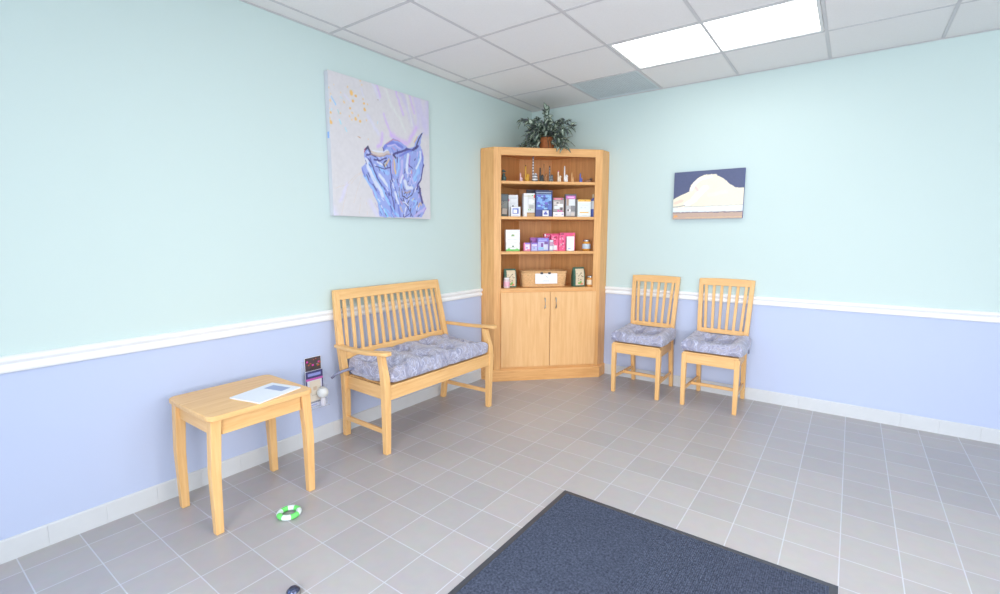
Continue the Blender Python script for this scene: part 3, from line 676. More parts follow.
def cushion_bm(hx, hy, th, tufts, z0, wedge=0, nx=60, ny=36, notch=(), bulge=0):
    bm = B(); e = 5; rnd = random.Random(5)
    def out(u, v):     # superellipse outline with scallops
        th_ = math.atan2(v, u)
        return 1
    def hgt(x, y):
        u, v = abs(x)/hx, abs(y)/hy
        q = max(0, 1 - max(u, v)**7); rim = q**.36
        h = th*rim
        for tx, ty in tufts:
            d2 = ((x-tx)**2 + (y-ty)**2); h -= th*.50*math.exp(-d2/.0020)*rim; h -= th*.22*math.exp(-d2/.014)*rim
            for ang in (0, PI/4, PI/2, 3*PI/4):   # puckers running from each tuft
                dx, dy = (x-tx)*math.cos(ang)+(y-ty)*math.sin(ang), -(x-tx)*math.sin(ang)+(y-ty)*math.cos(ang)
                h -= th*.14*math.exp(-dy*dy/.00016)*math.exp(-dx*dx/.010)*rim
        return h
    T_, Bt = [], []
    for i in range(nx+1):
        a, b = [], []
        for j in range(ny+1):
            u = -1 + 2*i/nx; v = -1 + 2*j/ny
            u = math.sin(u*PI/2*.999); v = math.sin(v*PI/2*.999)
            # round the corners
            k = math.sqrt(max(0, 1 - .5*(v**10)*.16)); k2 = math.sqrt(max(0, 1 - .5*(u**10)*.16))
            x = u*hx*k*(1 + bulge*max(0, 1 - abs(v)**2.5)); y = v*hy*k2
            wob = 1 - .012*math.cos(x*38)*(abs(v)**6); y *= wob; x *= 1 - .010*math.cos(y*40)*(abs(u)**6)
            for nt_ in notch: y += (.016*math.exp(-((x-nt_)**2)/.0005) * (max(0, -v)**4))
            h = hgt(x, y)
            wz = wedge*(y/hy)
            mid = th*.40
            a.append(bm.verts.new((x, y, z0 + (.5*mid + .5*h if h < mid else h) + wz)))
            b.append(bm.verts.new((x*.985, y*.985, z0 + mid*.45*max(abs(u), abs(v))**9 + wz*max(abs(u), abs(v))**9)))
        T_.append(a); Bt.append(b)
    for i in range(nx):
        for j in range(ny):
            bm.faces.new((T_[i][j], T_[i+1][j], T_[i+1][j+1], T_[i][j+1])); bm.faces.new((Bt[i][j], Bt[i][j+1], Bt[i+1][j+1], Bt[i+1][j]))
    ring = [(i, 0) for i in range(nx)] + [(nx, j) for j in range(ny)] + [(i, ny) for i in range(nx, 0, -1)] + [(0, j) for j in range(ny, 0, -1)]
    for q in range(len(ring)):
        (a, b), (c, d) = ring[q], ring[(q+1) % len(ring)]; bm.faces.new((T_[a][b], Bt[a][b], Bt[c][d], T_[c][d]))
    return bm
def ribbon(bm, pts, wd):
    tube(bm, pts, wd, 6)

# bench: local x runs along the left wall, local -y faces the room; origin under the seat
BX, BY = .30, -1.97
bn = thing('wooden_bench', 'two-seat pale wooden bench with slatted back and arms along the left wall', 'bench', (BX, BY, 0), PI/2)
def yl(x): return BX - x
for s in (-1, 1):
    xo = .528*s
    bm = B(); post(bm, [(xo*1.0, yl(.522), 0, .019, .019), (xo, yl(.526), .22, .022, .022), (xo*1.006, yl(.532), .42, .024, .024), (xo*1.006, yl(.526), .50, .023, .023), (xo*1.0, yl(.508), .57, .021, .021), (xo*.995, yl(.490), .638, .020, .022)])
    obj('leg', bm, BEECH, bn, .004)
    XB = (.490, .515, .512, .506, .492, .480)
    bm = B(); post(bm, [(s*XB[0], yl(.060), 0, .020, .019), (s*.498-.006, yl(.088), .22, .022, .021), (s*.504-.015, yl(.110), .42, .0235, .022), (s*.504-.022, yl(.106), .50, .0235, .021), (s*.501-.034, yl(.088), .66, .022, .018), (s*.491-.036, yl(.060), .84, .022, .015), (s*.480-.036, yl(.034), 1.005, .022, .013)])
    obj('back_post', bm, BEECH, bn, .004)
    # arm: bowed board with a rounded paddle end
    bm = B(); o_ = .018 if s < 0 else 0
    A = [(.070, .523+o_*1.6, .645, .020), (.18, .538+o_, .643, .023), (.30, .546+o_, .643, .025), (.42, .547+o_, .648, .028), (.50, .545+o_*.6, .655, .033), (.55, .543+o_*.3, .658, .034), (.575, .542, .658, .029), (.588, .541, .657, .017)]
    loft(bm, [[(s*(c-w_), yl(x), z_-.011), (s*(c+w_), yl(x), z_-.011), (s*(c+w_), yl(x), z_+.012), (s*(c-w_), yl(x), z_+.012)] for x, c, z_, w_ in A])
    obj('arm', bm, BEECHY, bn, .006, seg=3)
    bm = B(); rail(bm, [(s*.515, yl(.512), .135), (s*.506, yl(.085), .135)], .030, .018); obj('stretcher', bm, BEECHY, bn, .003)
    bm = B(); rail(bm, [(s*.522, yl(.515), .396), (s*.506, yl(.125), .396)], .088, .020); obj('side_apron', bm, BEECHY, bn, .003)
bm = B(); box(bm, -.512, .512, yl(.546), yl(.526), .350, .428); obj('front_apron', bm, BEECHX, bn, .003)
bm = B(); box(bm, -.48, .48, yl(.120), yl(.100), .358, .436); obj('rear_apron', bm, BEECHX, bn, .003)
bm = B(); prism(bm, [(-.503, yl(.552)), (.503, yl(.552)), (.503, yl(.14)), (-.503, yl(.14))], .429, .446); obj('seat_board', bm, BEECHX, bn, .004)
def leanx(z_): return .034 + (.088-.034)*(1.005-z_)/(1.005-.66) if z_ > .66 else .088 + (.106-.088)*(.66-z_)/.16
bm = B(); loft(bm, [[(x, yl(leanx(.945))-.011, .945), (x, yl(leanx(.945))+.011, .945), (x, yl(leanx(1.012))+.011, 1.014), (x, yl(leanx(1.012))-.011, 1.014)] for x in (-.538, -.27, -.036, .2, .466)]); obj('top_rail', bm, BEECHX, bn, .004)
bm = B(); loft(bm, [[(x, yl(leanx(.548))-.011, .548), (x, yl(leanx(.548))+.011, .548), (x, yl(leanx(.60))+.011, .598), (x, yl(leanx(.60))-.011, .598)] for x in (-.511, -.034, .443)]); obj('low_rail', bm, BEECHX, bn, .003)
for k in range(15):
    u = -1 + 2*k/14
    bm = B(); post(bm, [(-.038 + u*(.421 + .022*(.947-z_)/.35), yl(leanx(z_)), z_, .0125, .0055) for z_ in (.596, .68, .78, .88, .947)]); obj('slat', bm, BEECH, bn, .002)
TU = [(x, y) for x in (-.39, -.13, .13, .39) for y in (-.10, .10)]
t = thing('bench_cushion', 'long tufted lavender-grey floral cushion on the wooden bench', 'cushion', (BX+.035, BY, .447), PI/2)
obj('pad', cushion_bm(.506, .228, .150, TU, 0, .010, 110, 44, notch=(.05,), bulge=.10), FAB, t, smooth=True)
for s in (-1, 1):
    bm = B(); ribbon(bm, [(s*.48, .15, .05), (s*.535, .160, .05), (s*.575, .175, .042), (s*.60, .205, .024), (s*.618, .235, -.004)], [.008, .009, .009, .009, .009]); xform(bm, Matrix.Identity(4)); obj('tie', bm, FABD, t, smooth=True)

# chair: local x across, local -y faces the room; origin under the seat centre
def make_chair(label, loc, rz):
    c = thing('dining_chair', label, 'chair', loc, rz, 'pale wooden chairs along the back wall')
    for s in (-1, 1):
        bm = B(); post(bm, [(s*.195, -.232, 0, .0155, .0155), (s*.196, -.232, .25, .018, .018), (s*.196, -.230, .434, .0195, .0195)]); obj('leg', bm, BEECH, c, .003)
        bm = B(); post(bm, [(s*.178, .218, 0, .0155, .016), (s*.178, .182, .25, .018, .019), (s*.178, .160, .42, .019, .020), (s*.180, .160, .50, .019, .019), (s*.188, .172, .66, .0175, .016), (s*.195, .194, .84, .017, .014), (s*.200, .218, 1.0, .017, .012)]); obj('leg', bm, BEECH, c, .003)
        bm = B(); rail(bm, [(s*.193, -.218, .395), (s*.180, .148, .395)], .075, .018); obj('side_apron', bm, BEECHY, c, .002)
        bm = B(); rail(bm, [(s*.194, -.218, .135), (s*.179, .178, .135)], .026, .016); obj('stretcher', bm, BEECHY, c, .003)
    bm = B(); box(bm, -.178, .178, -.244, -.226, .357, .432); obj('front_apron', bm, BEECHX, c, .002)
    bm = B(); box(bm, -.160, .160, .150, .166, .362, .432); obj('rear_apron', bm, BEECHX, c, .002)
    bm = B(); rail(bm, [(-.185, -.03, .135), (.185, -.03, .135)], .026, .018); obj('stretcher', bm, BEECHX, c, .003)
    bm = B(); prism(bm, [(-.205, -.250), (.205, -.250), (.188, .138), (-.188, .138)], .433, .448); obj('seat', bm, BEECHX, c, .004)
    def ly(z_): return .160 + (.172-.160)*(z_-.5)/.16 if z_ < .66 else .172 + (.194-.172)*(z_-.66)/.18 if z_ < .84 else .194 + (.218-.194)*(z_-.84)/.16
    N = 8
    bm = B(); loft(bm, [[(x, ly(.955)-.010, .952), (x, ly(.955)+.010, .952), (x, ly(1.0)+.010, 1.008+.006*(1-(x/.217)**2)), (x, ly(1.0)-.010, 1.008+.006*(1-(x/.217)**2))] for x in [-.217+.434*k/N for k in range(N+1)]]); obj('top_rail', bm, BEECHX, c, .004)
    bm = B(); loft(bm, [[(x, ly(.55)-.009, .548), (x, ly(.55)+.009, .548), (x, ly(.585)+.009, .585), (x, ly(.585)-.009, .585)] for x in (-.172, 0, .172)]); obj('low_rail', bm, BEECHX, c, .002)
    for k in range(6):
        u = -1 + 2*(k+.5)/6 
        bm = B(); post(bm, [(u*(.166+.022*(z_-.58)/.37), ly(z_), z_, .0115, .005) for z_ in (.583, .66, .75, .84, .954)]); obj('slat', bm, BEECH, c, .002)
    return c
def make_cushion(label, loc, rz):
    t = thing('chair_cushion', label, 'cushion', loc, rz, 'tufted floral chair cushions')
    obj('pad', cushion_bm(.236, .198, .125, [(-.075, -.07), (.075, -.07), (-.075, .07), (.075, .07)], 0, .010, 60, 56), FAB, t, smooth=True)
    for s in (-1, 1):
        bm = B(); ribbon(bm, [(s*.17, .185, .035), (s*.205, .195, .030), (s*.214, .19, .0), (s*.216, .175, -.035)], [.004, .006, .006, .005]); obj('tie', bm, FABD, t, smooth=True)
    return t
cl = (1.378, -.247, 0)
ch = make_chair('pale slat-back wooden chair standing beside the oak corner cabinet', cl, 0)
cu = make_cushion('tufted floral cushion on the chair beside the corner cabinet', (cl[0], cl[1]-.054, .449), 0)
c2 = (1.972, -.232, 0)
dup(ch, c2, 0, 'second pale wooden chair from the cabinet, below the small navy painting')
dup(cu, (c2[0], c2[1]-.054, .449), 0, 'tufted floral cushion on the second chair from the cabinet')

# ------------------------------------------------------------------ side table at the left edge
TX, TY = .335, -3.27
t = thing('side_table', 'small pale wooden side table with tapered legs by the left wall', 'table', (TX, TY, 0))
bm = B(); lp = []
def rr(hx, hy, r, n=5):
    o = []
    for cx, cy, a0 in ((hx-r, hy-r, 0), (-hx+r, hy-r, PI/2), (-hx+r, -hy+r, PI), (hx-r, -hy+r, 1.5*PI)):
        for k in range(n+1): a = a0 + PI/2*k/n; o.append((cx + r*math.cos(a), cy + r*math.sin(a)))
    return o
prism(bm, rr(.235, .26, .04), .549, .574); obj('tabletop', bm, BEECHY, t, .005)
for sx in (-1, 1):
    for sy in (-1, 1):
        bm = B(); post(bm, [(sx*.188, sy*.236, 0, .018, .018), (sx*.192, sy*.236, .3, .022, .022), (sx*.194, sy*.222, .548, .024, .024)]); obj('leg', bm, BEECH, t, .004)
    bm = B(); box(bm, sx*.194-.009, sx*.194+.009, -.196, .196, .47, .548); obj('apron', bm, BEECHY, t, .002)
for sy in (-1, 1):
    bm = B(); box(bm, -.17, .17, sy*.222-.009, sy*.222+.009, .47, .548); obj('apron', bm, BEECHX, t, .002)
t = thing('magazine', 'white magazine lying near the corner of the side table', 'magazine', (.44, -3.20, .5745), .25)
bm = B(); box(bm, -.10, .10, -.13, .13, 0, .006); obj('pages', bm, pcol((232, 234, 238)), t)
bm = B(); box(bm, -.101, .101, -.131, .131, .006, .0066); box(bm, -.06, .06, .04, .10, .0067, .0070, 1); obj('cover', bm, [pcol((226, 230, 238)), pcol((150, 164, 200))], t)

# wall literature holder with two leaflets
HX, HY = .002, -2.672
t = thing('literature_holder', 'clear acrylic literature holder on the lavender wall behind the side table', 'holder', (HX, HY, .265))
AC = mat('clear_acrylic', (236, 242, 250), .08, alpha=.16)
bm = B(); box(bm, 0, .003, -.072, .072, 0, .30); obj('back_plate', bm, AC, t)
bm = B(); box(bm, .003, .085, -.072, .072, -.003, 0); obj('shelf_ledge', bm, AC, t)
bm = B(); box(bm, .058, .061, -.072, .072, .0, .045); obj('front_lip', bm, AC, t)
bm = B(); box(bm, .003, .061, -.072, -.069, .0, .13); box(bm, .003, .061, .069, .072, .0, .13); obj('side_walls', bm, AC, t)
def leaflet(label, x, y, z0, wd, h, base, patches, lean):
    t = thing('leaflet', label, 'leaflet', (x, y, z0), PI/2, 'leaflets in the wall holder')
    bm = B(); box(bm, -wd/2, wd/2, 0, .004, 0, h); M = Matrix.Rotation(math.radians(lean), 4, 'X'); xform(bm, M); obj('paper', bm, pcol(base), t)
    bm = B(); ms = []
    for k, (poly, c) in enumerate(patches):
        mt = pcol(c); 
        if mt not in ms: ms.append(mt)
        f = bm.faces.new([bm.verts.new((-wd/2+u*wd, -.0005-.0002*k, v*h)) for u, v in poly]); f.material_index = ms.index(mt)
    xform(bm, M); me = bpy.data.meshes.new('printing'); bm.to_mesh(me); bm.free()
    for q in ms: me.materials.append(q)
    o = bpy.data.objects.new('printing', me); C.objects.link(o); o.parent = t
def R_(a, b, c, d, col): return ([(a, b), (c, b), (c, d), (a, d)], col)
r7 = random.Random(4); sp = []
for k in range(26):
    a, b = r7.uniform(.02, .86), r7.uniform(.72, .95); sp.append(R_(a, b, a+r7.uniform(.06, .14), b+r7.uniform(.015, .04), r7.choice([(96, 72, 70), (180, 96, 60), (60, 54, 64), (150, 130, 140), (210, 70, 160), (84, 74, 60), (130, 120, 120)])))
leaflet('leaflet with dark photo top, standing behind the purple banded leaflet', .016, HY+.006, .290, .118, .300, (226, 230, 240), [R_(.02, .70, .98, .99, (78, 66, 70))] + sp + [R_(.05, .66, .95, .70, (190, 186, 200))], 0)
pl2 = [R_(0, .0, .07, .80, (66, 68, 116)), R_(.93, .0, 1, .80, (66, 68, 116)), R_(0, .80, 1, 1, (66, 68, 116)), R_(0, .74, 1, .80, (190, 92, 176)), R_(.12, .86, .88, .94, (140, 150, 214)), R_(.2, .10, .84, .72, (222, 212, 196)), R_(.07, .0, .93, .08, (210, 216, 236)), R_(.1, .09, .8, .13, (60, 62, 100)), R_(.2, .02, .6, .055, (120, 130, 200)),
       R_(.4, .45, .6, .55, (206, 184, 160)), R_(.3, .3, .7, .33, (204, 194, 178))]
leaflet('white leaflet with purple band heading and cream panel', .040, HY-.004, .268, .122, .235, (214, 216, 232), pl2, 0)
t = thing('round_container', 'small white ball-shaped container on the ledge of the literature holder', 'container', (.070, HY+.032, .2656))
bm = B(); lathe(bm, [(0, 0), (.014, 0), (.016, .003), (.015, .045), (.012, .055)], n=20); obj('stem', bm, pcol((224, 224, 236)), t, smooth=True)
bm = B(); lathe(bm, [(.010, .052)] + [(.036*math.sin(a), .088 - .036*math.cos(a)) for a in [.4+.2*k for k in range(13)]] + [(.002, .124)], n=24); obj('ball', bm, mat('white_plastic', (232, 236, 236), .35), t, smooth=True)
bm = B(); lathe(bm, [(.020, .1181), (.019, .122), (.012, .1255), (0, .1265)], n=20); obj('top_disc', bm, pcol((196, 198, 196)), t, smooth=True)

# ------------------------------------------------------------------ paintings
def paint_panel(name, parent, W, H, cols, m):    # cols: array (nz, nx, 3) sRGB; local x across, z up, facing -y
    nz, nx, _ = cols.shape
    xs_ = np.linspace(0, W, nx); zs_ = np.linspace(0, H, nz)
    vx, vz = np.meshgrid(xs_, zs_); co = np.stack([vx, np.full_like(vx, 0), vz], -1).reshape(-1, 3)
    idx = np.arange(nx*nz).reshape(nz, nx); f = np.stack([idx[:-1, :-1], idx[:-1, 1:], idx[1:, 1:], idx[1:, :-1]], -1).reshape(-1, 4)
    me = bpy.data.meshes.new(name); me.from_pydata(co.tolist(), [], f.tolist())
    c = cols.reshape(-1, 3)/255; l_ = np.where(c <= .04045, c/12.92, ((c+.055)/1.055)**2.4)
    at = me.color_attributes.new('paint', 'FLOAT_COLOR', 'POINT'); at.data.foreach_set('color', np.concatenate([l_, np.ones((len(l_), 1))], 1).astype(np.float32).ravel())
    me.materials.append(m); o = bpy.data.objects.new(name, me); C.objects.link(o); o.parent = parent; return o
def raster(ops, nx, nz, asp, base, seed=2, jit=6):
    u, v = np.meshgrid(np.linspace(0, 1, nx), np.linspace(0, 1, nz)); img = np.ones((nz, nx, 3))*np.array(base, float)
    r = np.random.RandomState(seed)
    def smooth(n, s):
        a = r.rand(s, s); xi = np.linspace(0, s-1.001, nx); zi = np.linspace(0, s-1.001, nz); x0 = xi.astype(int); z0 = zi.astype(int)
        fx = (xi-x0)[None, :]; fz = (zi-z0)[:, None]
        return (a[np.ix_(z0, x0)]*(1-fx)*(1-fz) + a[np.ix_(z0, x0+1)]*fx*(1-fz) + a[np.ix_(z0+1, x0)]*(1-fx)*fz + a[np.ix_(z0+1, x0+1)]*fx*fz)
    wx = (smooth(1, 34)-.5)*.012; wz = (smooth(1, 34)-.5)*.012
    U = u + wx; V = v + wz
    for kind, col, w_, pts in ops:
        col = np.array(col, float)
        if kind == 'p':
            ins = np.zeros_like(U, bool); n = len(pts)
            for i in range(n):
                (x1, y1), (x2, y2) = pts[i], pts[(i+1) % n]
                if y1 == y2: continue
                c = ((y1 > V) != (y2 > V)) & (U < (x2-x1)*(V-y1)/(y2-y1)+x1); ins ^= c
            img[ins] = col
        else:
            D = np.full_like(U, 9.)
            for (x1, y1), (x2, y2) in zip(pts, pts[1:]):
                dx, dy = x2-x1, y2-y1; L = dx*dx+dy*dy+1e-9; k = np.clip(((U-x1)*dx+(V-y1)*dy)/L, 0, 1)
                D = np.minimum(D, np.hypot(U-x1-k*dx, V-y1-k*dy))
            if kind == 'b': a = np.exp(-(D/(w_*.75))**2)[..., None]*.75
            else: a = np.clip((w_/2.1 - D)/(w_*.3) + .5, 0, 1)[..., None]*.88
            img = img*(1-a) + col*a
    img += ((smooth(1, 60)-.5)*jit)[..., None]
    return np.clip(img, 0, 255)
PAINT=[('b',(196,190,222),0.06,[(0.998,1.0),(0.978,0.863),(0.958,0.748)]),
('b',(196,190,222),0.05,[(0.884,0.987),(0.912,0.873),(0.942,0.79)]),
('b',(196,190,222),0.035,[(0.687,0.998),(0.757,0.886),(0.814,0.768)]),
('b',(196,190,222),0.03,[(0.838,0.988),(0.866,0.886),(0.877,0.757)]),
('b',(202,172,230),0.014,[(0.629,1.0),(0.669,0.9),(0.703,0.834)]),
('b',(202,172,230),0.014,[(0.781,0.999),(0.804,0.928),(0.826,0.867)]),
('b',(202,172,230),0.012,[(0.496,0.804),(0.527,0.728),(0.572,0.643)]),
('b',(202,172,230),0.02,[(0.476,0.648),(0.459,0.564),(0.43,0.54)]),
('b',(202,172,230),0.03,[(0.573,0.654),(0.614,0.629),(0.732,0.604)]),
('b',(202,172,230),0.025,[(0.846,0.751),(0.812,0.702),(0.763,0.63)]),
('b',(202,172,230),0.012,[(0.437,0.991),(0.467,0.919)]),
('b',(212,216,214),0.016,[(0.523,0.991),(0.568,0.889),(0.664,0.794),(0.72,0.699)]),
('b',(212,216,214),0.014,[(0.746,1.0),(0.779,0.848),(0.799,0.766)]),
('b',(206,206,226),0.01,[(0.282,0.941),(0.306,0.888)]),
('b',(206,206,226),0.01,[(0.136,0.861),(0.192,0.816)]),
('b',(206,206,226),0.02,[(0.337,0.758),(0.437,0.636)]),
('b',(206,206,226),0.02,[(0.399,0.997),(0.456,0.9)]),
('b',(206,204,230),0.05,[(-0.031,0.081),(-0.001,0.007)]),
('b',(206,204,230),0.03,[(0.334,0.119),(0.397,0.019)]),
('b',(206,204,230),0.02,[(0.128,0.235),(0.062,0.105)]),
('s',(208,190,178),0.0024,[(0.28,0.353),(0.114,0.225),(0.02,0.194)]),
('s',(208,190,178),0.0024,[(0.139,0.217),(0.09,0.088),(0.069,0.009)]),
('s',(208,190,178),0.0024,[(0.267,0.317),(0.196,0.133),(0.181,0.092)]),
('s',(208,190,178),0.0024,[(0.297,0.138),(0.303,0.016)]),
('s',(208,190,178),0.0024,[(0.246,0.145),(0.227,0.013)]),
('s',(208,190,178),0.0024,[(0.28,0.348),(0.163,0.239)]),
('s',(228,196,140),0.0106,[(0.002,1.0),(0.003,0.998)]),
('s',(228,196,140),0.0123,[(0.279,0.996),(0.28,0.993)]),
('s',(228,196,140),0.0106,[(0.29,0.966),(0.291,0.965)]),
('s',(228,196,140),0.0141,[(0.161,0.922),(0.162,0.921)]),
('s',(232,182,96),0.0334,[(0.196,0.888),(0.197,0.886)]),
('s',(232,182,96),0.0176,[(0.233,0.873),(0.234,0.871)]),
('s',(232,182,96),0.0211,[(0.204,0.83),(0.206,0.829)]),
('s',(228,196,140),0.0123,[(0.298,0.867),(0.299,0.865)]),
('s',(232,182,96),0.0194,[(0.306,0.837),(0.307,0.836)]),
('s',(228,196,140),0.0141,[(0.338,0.839),(0.339,0.837)]),
('s',(232,182,96),0.0194,[(0.31,0.797),(0.311,0.795)]),
('s',(228,196,140),0.0141,[(0.008,0.8),(0.009,0.797)]),
('s',(228,196,140),0.0088,[(0.021,0.847),(0.022,0.844)]),
('s',(228,196,140),0.0141,[(0.13,0.808),(0.131,0.806)]),
('s',(232,182,96),0.0176,[(0.176,0.78),(0.177,0.779)]),
('s',(228,196,140),0.0141,[(0.169,0.724),(0.17,0.723)]),
('s',(232,182,96),0.0176,[(0.012,0.714),(0.013,0.712)]),
('s',(228,196,140),0.0123,[(0.091,0.726),(0.092,0.725)]),
('s',(228,196,140),0.0141,[(0.187,0.703),(0.188,0.702)]),
('s',(228,196,140),0.0158,[(0.194,0.75),(0.196,0.749)]),
('s',(232,182,96),0.0246,[(0.223,0.713),(0.224,0.711)]),
('s',(232,182,96),0.0229,[(0.266,0.701),(0.267,0.7)]),
('s',(228,196,140),0.0141,[(0.251,0.743),(0.252,0.74)]),
('s',(228,196,140),0.0141,[(0.326,0.722),(0.327,0.721)]),
('s',(232,182,96),0.0229,[(0.009,0.65),(0.01,0.647)]),
('s',(228,196,140),0.0141,[(0.001,0.673),(0.002,0.67)]),
('s',(228,196,140),0.007,[(0.047,0.913),(0.048,0.912)]),
('s',(228,196,140),0.0106,[(0.001,0.885),(0.002,0.884)]),
('s',(228,196,140),0.0106,[(0.101,0.87),(0.102,0.869)]),
('s',(228,196,140),0.0088,[(0.336,0.581),(0.337,0.579)]),
('s',(228,196,140),0.0106,[(-0.004,0.739),(-0.003,0.738)]),
('s',(190,140,80),0.0056,[(0.236,0.587),(0.263,0.582)]),
('s',(150,120,90),0.0048,[(0.44,0.888),(0.451,0.888)]),
('s',(130,190,235),0.0096,[(0.026,0.828),(0.043,0.795),(0.057,0.774)]),
('s',(160,215,230),0.0056,[(0.093,0.84),(0.112,0.83)]),
('s',(140,200,205),0.0056,[(0.074,0.742),(0.082,0.717)]),
('s',(150,215,230),0.0096,[(0.083,0.681),(0.096,0.657)]),
('s',(160,218,232),0.0096,[(0.126,0.634),(0.142,0.607)]),
('s',(160,215,235),0.0064,[(0.43,0.731),(0.429,0.715)]),
('s',(190,215,230),0.0096,[(0.027,0.746),(0.018,0.731)]),
('p',(148,162,220),0,[(0.291,0.452),(0.298,0.515),(0.324,0.533),(0.373,0.481),(0.466,0.486),(0.491,0.561),(0.586,0.631),(0.684,0.606),(0.749,0.571),(0.811,0.593),(0.853,0.675),(0.928,0.738),(0.892,0.624),(0.93,0.531),(0.922,0.432),(0.873,0.3),(0.884,0.187),(0.943,0.09),(0.889,0.012),(0.42,0.0),(0.408,0.106),(0.361,0.194),(0.292,0.302),(0.264,0.368),(0.306,0.404)]),
('s',(140,150,220),0.004,[(0.56,0.359),(0.571,0.343)]),
('s',(188,180,226),0.0085,[(0.854,0.559),(0.847,0.526)]),
('s',(216,222,236),0.0047,[(0.886,0.363),(0.879,0.342)]),
('s',(72,66,128),0.0091,[(0.863,0.262),(0.854,0.22)]),
('s',(96,104,180),0.0067,[(0.867,0.488),(0.852,0.464)]),
('s',(96,104,180),0.0043,[(0.444,0.436),(0.46,0.416)]),
('s',(150,192,238),0.0067,[(0.839,0.108),(0.838,0.09)]),
('s',(188,180,226),0.0053,[(0.344,0.219),(0.359,0.204)]),
('s',(216,222,236),0.0072,[(0.467,0.066),(0.478,0.048)]),
('s',(150,192,238),0.0081,[(0.611,0.462),(0.608,0.446)]),
('s',(216,222,236),0.0043,[(0.639,0.48),(0.646,0.447)]),
('s',(188,180,226),0.0104,[(0.657,0.494),(0.654,0.472)]),
('s',(188,180,226),0.0072,[(0.706,0.042),(0.701,0.02)]),
('s',(120,180,235),0.0046,[(0.81,0.298),(0.796,0.263)]),
('s',(72,66,128),0.0053,[(0.821,0.262),(0.818,0.232)]),
('s',(216,222,236),0.0068,[(0.744,0.375),(0.728,0.338)]),
('s',(140,150,220),0.0058,[(0.55,0.384),(0.56,0.37)]),
('s',(72,66,128),0.0072,[(0.317,0.331),(0.337,0.303)]),
('s',(150,192,238),0.0046,[(0.421,0.148),(0.44,0.123)]),
('s',(150,192,238),0.0083,[(0.578,0.034),(0.578,0.007)]),
('s',(96,104,180),0.0051,[(0.813,0.45),(0.814,0.435)]),
('s',(72,66,128),0.0059,[(0.3,0.496),(0.304,0.478)]),
('s',(112,124,205),0.0049,[(0.782,0.432),(0.764,0.401)]),
('s',(66,62,92),0.0049,[(0.612,0.183),(0.616,0.168)]),
('s',(140,150,220),0.0086,[(0.773,0.256),(0.762,0.215)]),
('s',(216,222,236),0.0058,[(0.834,0.315),(0.822,0.297)]),
('s',(96,104,180),0.0054,[(0.771,0.12),(0.757,0.1)]),
('s',(72,66,128),0.0045,[(0.384,0.297),(0.402,0.268)]),
('s',(140,150,220),0.0042,[(0.646,0.429),(0.656,0.415)]),
('s',(160,130,205),0.0081,[(0.839,0.287),(0.832,0.254)]),
('s',(216,222,236),0.0086,[(0.831,0.268),(0.818,0.221)]),
('s',(216,222,236),0.0083,[(0.552,0.294),(0.566,0.261)]),
('s',(120,180,235),0.0077,[(0.424,0.3),(0.439,0.276)]),
('s',(216,222,236),0.0083,[(0.42,0.211),(0.428,0.196)]),
('s',(150,192,238),0.0045,[(0.329,0.433),(0.341,0.403)]),
('s',(120,180,235),0.009,[(0.66,0.271),(0.662,0.242)]),
('s',(66,62,92),0.0093,[(0.884,0.263),(0.861,0.214)]),
('s',(150,192,238),0.0102,[(0.493,0.429),(0.51,0.394)]),
('s',(216,222,236),0.0064,[(0.323,0.492),(0.344,0.463)]),
('s',(140,150,220),0.0045,[(0.56,0.277),(0.568,0.252)]),
('s',(112,124,205),0.01,[(0.75,0.199),(0.737,0.184)]),
('s',(188,180,226),0.0096,[(0.321,0.4),(0.344,0.364)]),
('s',(150,192,238),0.0102,[(0.706,0.51),(0.712,0.496)]),
('s',(112,124,205),0.0102,[(0.841,0.058),(0.819,0.013)]),
('s',(66,62,92),0.0076,[(0.473,0.419),(0.498,0.39)]),
('s',(112,124,205),0.007,[(0.844,0.354),(0.84,0.337)]),
('s',(72,66,128),0.0044,[(0.626,0.329),(0.623,0.309)]),
('s',(72,66,128),0.0082,[(0.479,0.538),(0.486,0.519)]),
('s',(188,180,226),0.0078,[(0.664,0.39),(0.677,0.363)]),
('s',(96,104,180),0.0061,[(0.693,0.366),(0.692,0.33)]),
('s',(72,66,128),0.0089,[(0.614,0.31),(0.627,0.269)]),
('s',(160,130,205),0.0053,[(0.583,0.311),(0.581,0.298)]),
('s',(160,130,205),0.0093,[(0.339,0.36),(0.364,0.33)]),
('s',(160,130,205),0.0096,[(0.679,0.358),(0.687,0.317)]),
('s',(72,66,128),0.0076,[(0.482,0.036),(0.498,0.016)]),
('s',(112,124,205),0.0084,[(0.769,0.492),(0.754,0.471)]),
('s',(96,104,180),0.0046,[(0.56,0.084),(0.578,0.049)]),
('s',(150,192,238),0.0061,[(0.592,0.303),(0.603,0.26)]),
('s',(72,66,128),0.0042,[(0.484,0.228),(0.498,0.198)]),
('s',(150,192,238),0.0062,[(0.761,0.208),(0.758,0.191)]),
('s',(140,150,220),0.0076,[(0.361,0.313),(0.371,0.286)]),
('s',(72,66,128),0.0072,[(0.626,0.545),(0.626,0.508)]),
('s',(140,150,220),0.0087,[(0.786,0.367),(0.77,0.336)]),
('s',(72,66,128),0.0057,[(0.347,0.447),(0.361,0.418)]),
('s',(216,222,236),0.01,[(0.561,0.275),(0.584,0.239)]),
('s',(216,222,236),0.0086,[(0.681,0.027),(0.687,0.01)]),
('s',(120,180,235),0.0048,[(0.896,0.225),(0.882,0.197)]),
('s',(66,62,92),0.007,[(0.306,0.317),(0.329,0.283)]),
('s',(120,180,235),0.0053,[(0.458,0.095),(0.484,0.055)]),
('s',(96,104,180),0.0097,[(0.594,0.246),(0.6,0.206)]),
('s',(150,192,238),0.0058,[(0.809,0.581),(0.791,0.531)]),
('s',(160,130,205),0.0057,[(0.677,0.528),(0.682,0.484)]),
